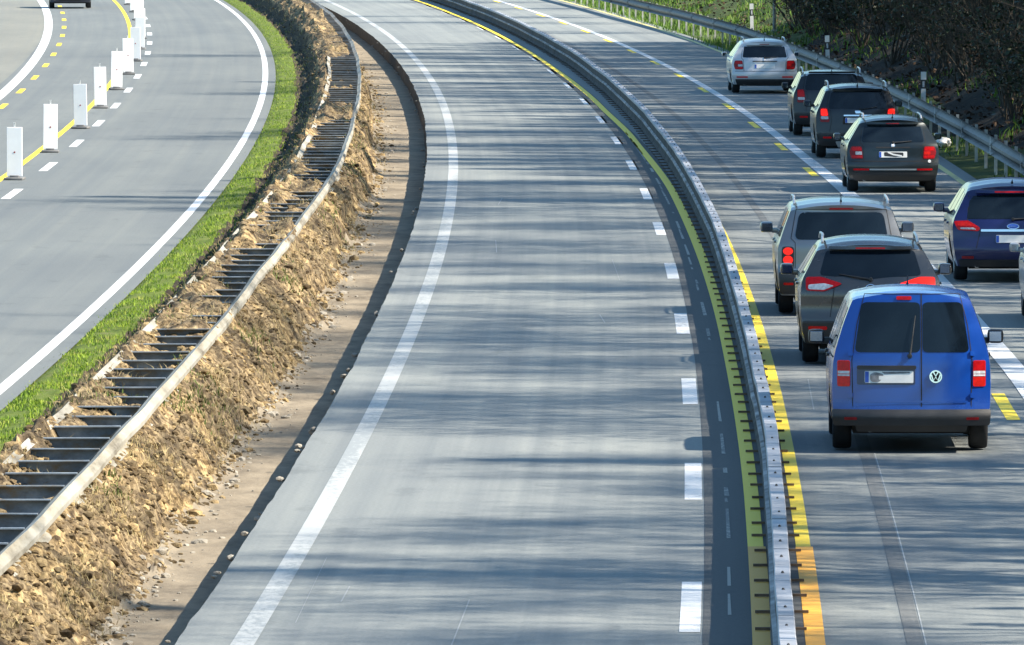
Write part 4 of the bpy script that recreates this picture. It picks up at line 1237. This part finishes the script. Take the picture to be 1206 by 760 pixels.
# round emblem: ring with a V above a W
b = c.patch('badge', circ(.265, .835, .062), M['seam'], None, 0.010, 6, 6)
r_ = c.ring('badge_ring', .265, .835, .055, .070, M['chrome']); r_.parent = b
for pts in ([(-.026, .050), (0, .004), (.026, .050)], [(-.050, .022), (-.026, -.046), (0, -.004), (.026, -.046), (.050, .022)]):
    c.strip('badge_letter', [(.265 + x, .835 + z) for x, z in pts], 0.015, M['chrome'], None, 0.015, b)
c.patch('brake_light', roundpoly([(-.165, 1.672), (.0, 1.672), (.0, 1.712), (-.165, 1.712)], 0.012, 2), M['red'], None, 0.016, 3, 6)
c.wiper((-.02, 1.06), (.04, 1.50))
c.patch('rear_bumper', roundpoly([(-.86, .295), (.86, .295), (.875, .475), (-.875, .475)], 0.03), M['darkgrey'], None, 0.035, 6, 16, 0.06)
for sg in (-1, 1): c.patch('bumper_reflector', roundpoly([(sg*.60, .36), (sg*.74, .36), (sg*.74, .39), (sg*.60, .39)], 0.008, 2), M['red_dark'], None, 0.038, 2, 4, 0.01)
c.patch('rear_dark_panel', roundpoly([(-.60, .225), (.60, .225), (.62, .31), (-.62, .31)], 0.02), M['black'], None, 0.012, 3, 16)  # black panel standing in for the deep shadow below the bumper
c.windows([[(0.45, 1.13), (1.42, 1.13), (1.42, 1.58), (0.50, 1.58)], [(1.52, 1.12), (2.42, 1.12), (2.30, 1.60), (1.52, 1.60)], [(2.50, 1.11), (3.16, 1.10), (2.62, 1.56), (2.50, 1.58)]])
c.common((2.72, 3.28, .60, .74), (0.66, 0.86, .40, .74), (2.95, 1.14, 1.15, M['black']), ((1.6, 1.0), (2.5, 1.0)), (1.47, 2.46))
for sg in (-1, 1):
    c.strip('sliding_door_rail', [(0.3, 1.04), (1.5, 1.04)], 0.02, M['seam'], c.s_side(sg), 0.003)
c.exhaust(-.45, .24, .25); c.aerial(2.2, 0.10)
for sg in (-1, 1):
    for z in (.60, 1.06): c.patch('door_hinge', roundpoly([(sg*.645, z), (sg*.70, z), (sg*.70, z + .055), (sg*.645, z + .055)], 0.012, 2), P_['blue'], None, 0.022, 3, 4)
c.strip('panel_crease', [(-.62, .56), (.62, .56)], 0.02, P_['blue'], None, 0.010)
c.place(1070.5, 530, 'bright blue high-roofed van with two rear doors, nearest of the queue', 'van', 0.86)
van = c
def bright_mirrors(c):
    for o in c.root.children:
        if o.name.startswith('wing_mirror'):
            for q in o.children: q.data.materials[0] = M['mirror_bright']
bright_mirrors(c)

# ---- mid-size estate shape shared by four cars
def estate(name, paint, plate_smear=False, railmat=None, H=0.0, win_c=0.0):
    c = Car(name, 4.57,
        [(0.2, .82), (0.35, .875), (0.55, .902), (0.80, .905), (0.93, .880), (1.02, .825), (1.28, .655), (1.36, .60), (1.46, .53)],
        [(0, 1.385), (0.3, 1.425), (1.1, 1.46), (2.1, 1.455), (2.5, 1.40), (3.22, 1.03), (3.36, 0.97), (4.2, 0.84), (4.57, 0.66)],
        [(0.2, .12), (0.32, .03), (0.5, .0), (0.60, .03), (0.64, .05), (0.90, .09), (0.96, .14), (1.28, .42), (1.34, .43), (1.46, .39)],
        [(0.2, .12), (0.4, 0.0), (0.6, .02), (0.75, .12), (1.2, .3)], paint, (0.93, 3.51), 0.318, wrap=0.12, edge=0.075)
    c.patch('rear_window', roundpoly([(-.60, .965), (.60, .965), (.535, 1.285), (-.535, 1.285)], 0.05), M['glass'], None, 0.005, 10, 12)
    c.patch('roof_spoiler', roundpoly([(-.50, 1.30), (.50, 1.30), (.50, 1.345), (-.50, 1.345)], 0.015, 2), paint, None, 0.05, 4, 10, 0.07)
    c.patch('brake_light', roundpoly([(-.13, 1.307), (.13, 1.307), (.13, 1.325), (-.13, 1.325)], 0.006, 2), M['red_dark'], None, 0.053, 2, 6, 0.01)
    c.strip('tailgate_seam', [(-.56, .60), (-.575, .90), (-.63, .955), (-.575, 1.29)], 0.010, M['seam'], o=0.003)
    c.strip('tailgate_seam', [(.56, .60), (.575, .90), (.63, .955), (.575, 1.29)], 0.010, M['seam'], o=0.003)
    c.strip('bumper_seam', [(-.80, .60), (.80, .60)], 0.012, M['seam'], o=0.003)
    for sg in (-1, 1):
        t = c.patch('taillight', roundpoly([(sg*.575, .645), (sg*.80, .645), (sg*.835, .78), (sg*.80, .885), (sg*.60, .885)], 0.03, 2), M['red_dark'], None, 0.012, 8, 8)
        c.patch('brake_lens', roundpoly([(sg*.60, .80), (sg*.79, .80), (sg*.79, .865), (sg*.615, .865)], 0.015, 2), M['red'], None, 0.016, 3, 5, 0.004, t)
        c.patch('tail_lens', roundpoly([(sg*.59, .665), (sg*.79, .665), (sg*.80, .71), (sg*.595, .71)], 0.015, 2), M['red'], None, 0.016, 3, 5, 0.004, t)
        c.patch('reversing_lens', roundpoly([(sg*.595, .725), (sg*.72, .725), (sg*.72, .785), (sg*.60, .785)], 0.012, 2), M['clear'] if sg < 0 else M['orange_red'], None, 0.016, 3, 5, 0.004, t)
        c.patch('bumper_reflector', roundpoly([(sg*.46, .425), (sg*.76, .425), (sg*.76, .46), (sg*.46, .46)], 0.01, 2), M['red'], None, 0.01, 2, 6)
    c.patch('number_plate_recess', roundpoly([(-.34, .655), (.34, .655), (.31, .86), (-.31, .86)], 0.03, 2), paint, None, -0.004, 4)
    c.strip('plate_handle', [(-.33, .865), (.33, .865)], 0.025, M['chrome'] if False else M['black'], None, 0.02)
    c.patch('bumper_valance', roundpoly([(-.74, .225), (.74, .225), (.80, .385), (-.80, .385)], 0.03), M['black'], None, 0.008, 5, 14)
    c.ring('badge_ring', 0, .905, .030, .040, M['chrome'], 0.014); c.patch('badge', circ(0, .905, .031), M['clear'], None, 0.012, 5, 5)
    c.wiper((0, .955), (.36, .985))
    c.windows([[(0.55, .98), (1.18, .98), (1.05, 1.30), (0.80, 1.29)], [(1.28, .97), (2.08, .97), (2.05, 1.34), (1.25, 1.33)], [(2.16, .97), (3.02, .97), (2.42, 1.30), (2.14, 1.33)]])
    c.common((2.52, 3.2, .56, .70), (0.62, 0.76, .42, .76), (2.85, 1.0, 0.95, paint), ((1.4, .86), (2.3, .86)), (1.24, 2.12))
    c.rails(0.55, 2.2, railmat or M['black'])
    c.exhaust(-.55, .25, .12); c.aerial(0.5, 0.10)
    return c
c = estate('estate_car', P_['silver'], railmat=M['silverplastic'])
c.plate(-.27, .27, .672, .785, o=0.008)
c.place(900, 110, 'silver estate car driving alone at the head of the queue', 'car', 0.93)
c = estate('estate_car', P_['darkgreen'], railmat=M['silverplastic'])
p = c.plate(-.27, .27, .672, .785, o=0.008)
c.patch('plate_smudge', roundpoly([(-.17, .70), (.05, .682), (.20, .70), (.20, .765), (-.17, .775)], 0.02), M['darkgrey'], None, 0.0098, 4, 6, 0.001, p)
c.strip('plate_smudge', [(-.10, .775), (.0, .73), (.17, .70)], 0.03, M['plate'], None, 0.0115, p)
c.patch('reversing_lamp_disc', circ(.70, .60, .03), M['clear'], None, 0.014, 4, 4)  # plain pale disc in the clear lens material
c.strip('bumper_trim', [(-.45, .443), (.45, .443)], 0.03, M['silverplastic'], None, 0.008)
c.place(1050, 226, 'dark green-grey estate car with pale roof rails and a smeared number plate', 'car', 0.93)
c = estate('estate_car', P_['edge'], railmat=M['silverplastic'])
c.plate(-.27, .27, .672, .785, o=0.008)
bright_mirrors(c)
c.place(1284, 384, 'pale grey car cut off by the right edge of the photo', 'car', 0.93)
c = estate('estate_car', P_['midnight'])
c.plate(-.27, .27, .672, .785, o=0.008)
c.place(83, 8, 'dark oncoming car cut off by the top edge on the left road', 'car', 0.93, flip=True)

# ---- compact off-road cars
def suv(name, paint, lights='red', H=1.57, railmat=None):
    c = Car(name, 4.32,
        [(0.22, .84), (0.4, .89), (0.65, .912), (0.90, .91), (1.0, .885), (1.10, .83), (1.42, .69), (1.50, .64), (1.60, .55)],
        [(0, H - .075), (0.25, H - .03), (1.2, H), (2.1, H - .01), (2.45, H - .06), (3.05, 1.13), (3.2, 1.07), (4.0, 0.97), (4.32, 0.78)],
        [(0.2, .12), (0.35, .03), (0.50, .0), (0.60, .02), (0.75, .04), (1.0, .08), (1.06, .10), (1.42, .25), (1.57, .22)],
        [(0.2, .12), (0.4, 0.0), (0.7, .02), (0.85, .12), (1.2, .3)], paint, (0.82, 3.49), 0.345, wrap=0.11, edge=0.08, bottom=0.28)
    c.patch('rear_window', roundpoly([(-.63, 1.05), (.63, 1.05), (.555, 1.42), (-.555, 1.42)], 0.07), M['glass'], None, 0.005, 10, 12)
    c.patch('roof_spoiler', roundpoly([(-.54, 1.435), (.54, 1.435), (.53, 1.475), (-.53, 1.475)], 0.015, 2), paint, None, 0.05, 4, 10, 0.07)
    c.strip('tailgate_seam', [(-.60, .56), (-.56, .80), (-.58, 1.02), (-.665, 1.05), (-.60, 1.43)], 0.010, M['seam'], o=0.003)
    c.strip('tailgate_seam', [(.60, .56), (.56, .80), (.58, 1.02), (.665, 1.05), (.60, 1.43)], 0.010, M['seam'], o=0.003)
    for sg in (-1, 1):
        t = c.patch('taillight', roundpoly([(sg*.60, .77), (sg*.80, .77), (sg*.80, 1.07), (sg*.64, 1.07)], 0.03, 2), M['red_dark'], None, 0.014, 8, 8)
        c.patch('brake_lens', roundpoly([(sg*.63, .90), (sg*.785, .90), (sg*.785, 1.05), (sg*.655, 1.05)], 0.03, 2), M[lights], None, 0.018, 4, 5, 0.004, t)
        c.patch('reversing_lens', roundpoly([(sg*.625, .83), (sg*.785, .83), (sg*.785, .89), (sg*.63, .89)], 0.012, 2), M['clear'], None, 0.018, 3, 5, 0.004, t)
        c.patch('bumper_reflector', roundpoly([(sg*.56, .42), (sg*.74, .42), (sg*.74, .46), (sg*.56, .46)], 0.01, 2), M['red'], None, 0.018, 2, 6)
    c.patch('bumper_valance', roundpoly([(-.78, .26), (.78, .26), (.85, .54), (-.85, .54)], 0.03), M['black'], None, 0.010, 6, 14)
    c.patch('skid_plate', roundpoly([(-.42, .23), (.42, .23), (.48, .36), (-.48, .36)], 0.03), M['silverplastic'], None, 0.02, 4, 10)
    c.patch('number_plate_recess', roundpoly([(-.33, .72), (.33, .72), (.30, .90), (-.30, .90)], 0.03, 2), M['seam'], None, 0.002, 4)
    c.plate(-.27, .27, .75, .86, o=0.008)
    c.patch('tailgate_handle', roundpoly([(-.30, .895), (.30, .895), (.30, .925), (-.30, .925)], 0.01, 2), M['chrome'], None, 0.018, 3, 8)
    c.wiper((.05, 1.04), (.42, 1.09))
    c.windows([[(0.40, 1.08), (1.0, 1.08), (0.98, 1.42), (0.55, 1.42)], [(1.10, 1.07), (1.92, 1.07), (1.90, 1.44), (1.08, 1.44)], [(2.0, 1.07), (2.84, 1.07), (2.36, 1.42), (1.98, 1.44)]])
    c.common((2.46, 3.03, .60, .74), (0.74, 0.90, .46, .78), (2.70, 1.10, 1.05, M['black']), ((1.25, .95), (2.12, .95)), (1.05, 1.96))
    c.rails(0.35, 2.1, railmat or M['silverplastic'], h=0.07)
    c.exhaust(-.4, .26, .12); c.aerial(0.4, 0.06)
    return c
c = suv('off_road_car', P_['blackblue'], 'red_on')
c.patch('badge', roundpoly([(-.065, 1.012), (.065, 1.012), (.045, .955), (-.045, .955)], 0.015, 2), M['chrome'], None, 0.014, 4, 5)
c.place(1009, 186, 'black off-road car with lit brake lights in the right lane', 'car', 0.82)
c = suv('off_road_car', P_['anth'], 'red', H=1.50)
c.place(979, 160, 'anthracite car half hidden ahead of the black one with lit brake lights', 'car', 0.82)

# ---- silver-grey boxy off-road car with stacked round tail lamps
c = Car('off_road_car', 4.6,
        [(0.22, .85), (0.4, .90), (0.65, .925), (0.95, .925), (1.06, .89), (1.2, .84), (1.45, .745), (1.54, .70), (1.66, .60)],
        [(0, 1.56), (0.25, 1.60), (1.2, 1.635), (2.3, 1.62), (2.65, 1.56), (3.3, 1.16), (3.42, 1.10), (4.3, 0.98), (4.6, 0.80)],
        [(0.2, .12), (0.35, .03), (0.5, .0), (0.60, .02), (0.66, .05), (1.0, .06), (1.06, .08), (1.46, .20), (1.64, .19)],
        [(0.2, .12), (0.4, 0.0), (0.7, .02), (0.85, .12), (1.2, .3)], P_['grey'], (0.88, 3.6), 0.36, wrap=0.10, edge=0.085, bottom=0.28)
c.patch('rear_window', roundpoly([(-.665, 1.075), (.665, 1.075), (.595, 1.46), (-.595, 1.46)], 0.09), M['glass'], None, 0.005, 10, 12)
c.patch('brake_light', roundpoly([(-.17, 1.495), (.17, 1.495), (.17, 1.52), (-.17, 1.52)], 0.01, 2), M['red_dark'], None, 0.02, 3, 6)
c.strip('tailgate_seam', [(-.655, .60), (-.655, 1.03), (-.715, 1.09), (-.64, 1.50), (.64, 1.50), (.715, 1.09), (.655, 1.03), (.655, .60)], 0.010, M['seam'], o=0.003)
for sg in (-1, 1):
    t = c.patch('taillight', roundpoly([(sg*.675, .655), (sg*.845, .655), (sg*.845, .975), (sg*.675, .975)], 0.04, 2), M['black'], None, 0.012, 8, 8)
    c.patch('brake_lens', circ(sg*.757, .91, .070, .053), M['red_on'], None, 0.022, 5, 6, 0.01, t)
    c.patch('tail_lens', circ(sg*.757, .785, .070, .063), M['red_on'], None, 0.022, 5, 6, 0.01, t)
    c.patch('reversing_lens', circ(sg*.757, .69, .05, .028), M['clear'], None, 0.022, 5, 6, 0.01, t)
    c.patch('bumper_reflector', roundpoly([(sg*.68, .43), (sg*.82, .43), (sg*.82, .465), (sg*.68, .465)], 0.01, 2), M['red'], None, 0.026, 2, 6)
c.patch('rear_bumper', roundpoly([(-.87, .30), (.87, .30), (.89, .62), (-.89, .62)], 0.04), M['darkgrey'], None, 0.02, 6, 14)
c.plate(-.26, .26, .74, .85)
c.patch('badge', roundpoly([(-.09, .90), (.09, .90), (.09, .945), (-.09, .945)], 0.02, 2), M['seam'], None, 0.012, 4, 5)
c.wiper((0, 1.06), (.40, 1.10))
c.windows([[(0.45, 1.10), (1.1, 1.10), (1.08, 1.47), (0.52, 1.47)], [(1.2, 1.10), (2.05, 1.10), (2.02, 1.48), (1.2, 1.48)], [(2.14, 1.10), (3.05, 1.10), (2.56, 1.46), (2.12, 1.48)]])
c.common((2.68, 3.28, .62, .76), (0.76, 0.94, .48, .80), (2.85, 1.15, 1.15, P_['grey']), ((1.3, 1.0), (2.25, 1.0)), (1.15, 2.09))
c.rails(0.35, 2.2, M['silverplastic'], h=0.045); c.exhaust(.45, .26, .12); c.aerial(0.5, 0.10)
c.place(989, 370, 'boxy silver-grey off-road car with two stacked red tail lamps, left of the queue', 'car', 0.88)

# ---- grey-bronze crossover with slanted tail lamps
c = Car('crossover_car', 4.52,
        [(0.22, .84), (0.4, .89), (0.65, .918), (0.95, .92), (1.08, .90), (1.16, .855), (1.45, .690), (1.54, .635), (1.64, .54)],
        [(0, 1.53), (0.3, 1.585), (1.1, 1.625), (2.1, 1.61), (2.5, 1.54), (3.2, 1.12), (3.34, 1.06), (4.2, 0.95), (4.52, 0.76)],
        [(0.2, .12), (0.35, .04), (0.55, .0), (0.70, .06), (0.92, .05), (1.02, .08), (1.14, .16), (1.45, .40), (1.52, .41), (1.64, .37)],
        [(0.2, .12), (0.4, 0.0), (0.7, .02), (0.85, .12), (1.2, .3)], P_['bronze'], (0.90, 3.59), 0.345, wrap=0.13, edge=0.085, bottom=0.28)
c.patch('rear_window', roundpoly([(-.655, 1.150), (0, 1.105), (.655, 1.150), (.565, 1.46), (0, 1.47), (-.565, 1.46)], 0.05), M['glass'], None, 0.005, 12, 14)
c.patch('roof_spoiler', roundpoly([(-.54, 1.475), (.54, 1.475), (.53, 1.515), (-.53, 1.515)], 0.015, 2), P_['bronze'], None, 0.06, 4, 10, 0.08)
c.patch('brake_light', roundpoly([(-.19, 1.480), (.19, 1.480), (.19, 1.500), (-.19, 1.500)], 0.008, 2), M['red'], None, 0.064, 2, 6, 0.01)
c.strip('tailgate_seam', [(-.52, .62), (-.47, .98), (-.66, 1.13)], 0.010, M['seam'], o=0.003)
c.strip('tailgate_seam', [(.52, .62), (.47, .98), (.66, 1.13)], 0.010, M['seam'], o=0.003)
for sg in (-1, 1):
    t = c.patch('taillight', roundpoly([(sg*.83, .955), (sg*.60, .945), (sg*.36, 1.045), (sg*.63, 1.13), (sg*.83, 1.125)], 0.03, 2), M['red_on'] if sg > 0 else M['red'], None, 0.014, 10, 10)
    c.patch('reversing_lens', roundpoly([(sg*.80, .972), (sg*.60, .965), (sg*.47, 1.02), (sg*.60, 1.05), (sg*.80, 1.03)], 0.02, 2), M['clear'] if sg < 0 else M['red'], None, 0.018, 6, 6, 0.004, t)
    c.patch('bumper_reflector', roundpoly([(sg*.56, .455), (sg*.80, .455), (sg*.80, .50), (sg*.56, .50)], 0.015, 2), M['red'], None, 0.024, 2, 6)
c.patch('rear_bumper', roundpoly([(-.84, .27), (.84, .27), (.88, .57), (-.88, .57)], 0.04), M['black'], None, 0.018, 6, 14)
c.patch('skid_plate', roundpoly([(-.45, .24), (.45, .24), (.5, .36), (-.5, .36)], 0.03), M['silverplastic'], None, 0.03, 4, 10)
c.patch('number_plate_recess', roundpoly([(-.36, .68), (.36, .68), (.33, .88), (-.33, .88)], 0.03, 2), M['seam'], None, 0.004, 4)
c.plate(-.26, .26, .71, .82, o=0.01)
c.patch('badge', circ(0, .96, .075, .032), M['plate_blue'], None, 0.012, 5, 8); c.ring('badge_ring', 0, .96, .07, .08, M['chrome'], 0.012)
c.wiper((0, 1.10), (-.4, 1.165))
c.windows([[(0.50, 1.16), (1.1, 1.14), (1.08, 1.46), (0.72, 1.44)], [(1.2, 1.13), (2.05, 1.12), (2.02, 1.48), (1.2, 1.48)], [(2.14, 1.12), (3.0, 1.10), (2.45, 1.44), (2.12, 1.48)]])
c.common((2.52, 3.18, .60, .75), (0.74, 0.90, .44, .80), (2.85, 1.12, 1.1, P_['bronze']), ((1.3, 1.0), (2.25, 1.0)), (1.15, 2.09))
c.rails(0.5, 2.2, M['silverplastic'], h=0.045); c.exhaust(-.5, .26, .12); c.exhaust(.5, .26, .12)
c.place(1023, 428, 'grey-bronze crossover with slanted tail lamps, directly ahead of the blue van', 'car', 0.90)

# ---- navy people carrier
c = Car('people_carrier', 4.78,
        [(0.22, .85), (0.4, .905), (0.6, .935), (0.85, .94), (0.97, .91), (1.06, .86), (1.32, .72), (1.42, .66), (1.56, .54)],
        [(0, 1.455), (0.3, 1.505), (1.2, 1.55), (2.2, 1.54), (2.6, 1.48), (3.5, 1.06), (3.62, 1.0), (4.4, 0.86), (4.78, 0.68)],
        [(0.2, .12), (0.34, .03), (0.5, .0), (0.64, .05), (0.85, .08), (0.95, .14), (1.32, .40), (1.40, .42), (1.56, .38)],
        [(0.2, .12), (0.4, 0.0), (0.6, .02), (0.75, .12), (1.2, .3)], P_['navy'], (0.97, 3.82), 0.335, wrap=0.13, edge=0.085)
c.patch('rear_window', roundpoly([(-.70, .965), (.70, .965), (.63, 1.335), (-.63, 1.335)], 0.05), M['glass'], None, 0.005, 10, 12)
c.patch('roof_spoiler', roundpoly([(-.56, 1.35), (.56, 1.35), (.55, 1.395), (-.55, 1.395)], 0.015, 2), P_['navy'], None, 0.06, 4, 10, 0.08)
c.patch('brake_light', roundpoly([(-.27, 1.358), (.27, 1.358), (.27, 1.382), (-.27, 1.382)], 0.008, 2), M['red'], None, 0.064, 2, 6, 0.01)
for sg in (-1, 1):
    t = c.patch('taillight', roundpoly([(sg*.90, .93), (sg*.68, .94), (sg*.50, .835), (sg*.52, .78), (sg*.84, .795)], 0.03, 2), M['red'], None, 0.014, 10, 10)
    c.patch('brake_lens', roundpoly([(sg*.84, .905), (sg*.69, .915), (sg*.58, .86), (sg*.84, .86)], 0.02, 2), M['orange_red'], None, 0.018, 5, 6, 0.004, t)
    c.patch('indicator_lens', roundpoly([(sg*.80, .835), (sg*.60, .835), (sg*.56, .805), (sg*.80, .81)], 0.01, 2), M['clear'], None, 0.018, 4, 6, 0.004, t)
    c.patch('bumper_reflector', roundpoly([(sg*.60, .36), (sg*.78, .36), (sg*.78, .40), (sg*.60, .40)], 0.01, 2), M['red_dark'], None, 0.02, 2, 6)
    c.strip('tailgate_seam', [(sg*.56, .52), (sg*.50, .78), (sg*.69, .945), (sg*.66, 1.34)], 0.010, M['seam'], o=0.003)
c.patch('chrome_trim', roundpoly([(-.49, .775), (.49, .775), (.49, .81), (-.49, .81)], 0.01, 2), M['chrome'], None, 0.022, 3, 10)
c.patch('badge', circ(0, .855, .085, .036), M['plate_blue'], None, 0.016, 5, 8); r_ = c.ring('badge_ring', 0, .855, .028, .038, M['chrome'], 0.018); r_.scale = (1, 1, 1)
# oval rim of the badge
V = []; F = []
for k in range(28):
    a = 2*math.pi*k/28
    V.append(c.s_rear(.082*math.cos(a), .855 + .034*math.sin(a), .018)); V.append(c.s_rear(.094*math.cos(a), .855 + .042*math.sin(a), .018))
for k in range(28): j = (k+1) % 28; F.append((2*k, 2*k+1, 2*j+1, 2*j))
bpy.data.objects.remove(r_); mesh_obj('badge_ring', V, F, M['chrome'], c.root)
for k in range(4): c.strip('badge_letter', [(-.052 + .026*k, .865), (-.048 + .026*k, .855), (-.052 + .026*k, .845)][:3], 0.008, M['chrome'], None, 0.0185)
c.plate(-.26, .26, .605, .72)
c.patch('rear_dark_panel', roundpoly([(-.80, .235), (.80, .235), (.84, .345), (-.84, .345)], 0.03), M['black'], None, 0.012, 5, 14)
c.wiper((0, .96), (.45, .99))
c.windows([[(0.55, 1.0), (1.3, .99), (1.2, 1.34), (0.78, 1.33)], [(1.4, .99), (2.3, .98), (2.26, 1.38), (1.4, 1.38)], [(2.4, .98), (3.35, .97), (2.7, 1.33), (2.38, 1.38)]])
c.common((2.62, 3.48, .60, .78), (0.62, 0.78, .42, .80), (3.1, 1.04, 1.1, P_['navy']), ((1.5, .86), (2.5, .86)), (1.35, 2.35))
c.aerial(0.5, 0.05); c.exhaust(-.55, .25, .12)
c.place(1190, 331, 'dark navy people carrier in the right lane, partly cut off by the right edge', 'car', 0.97)
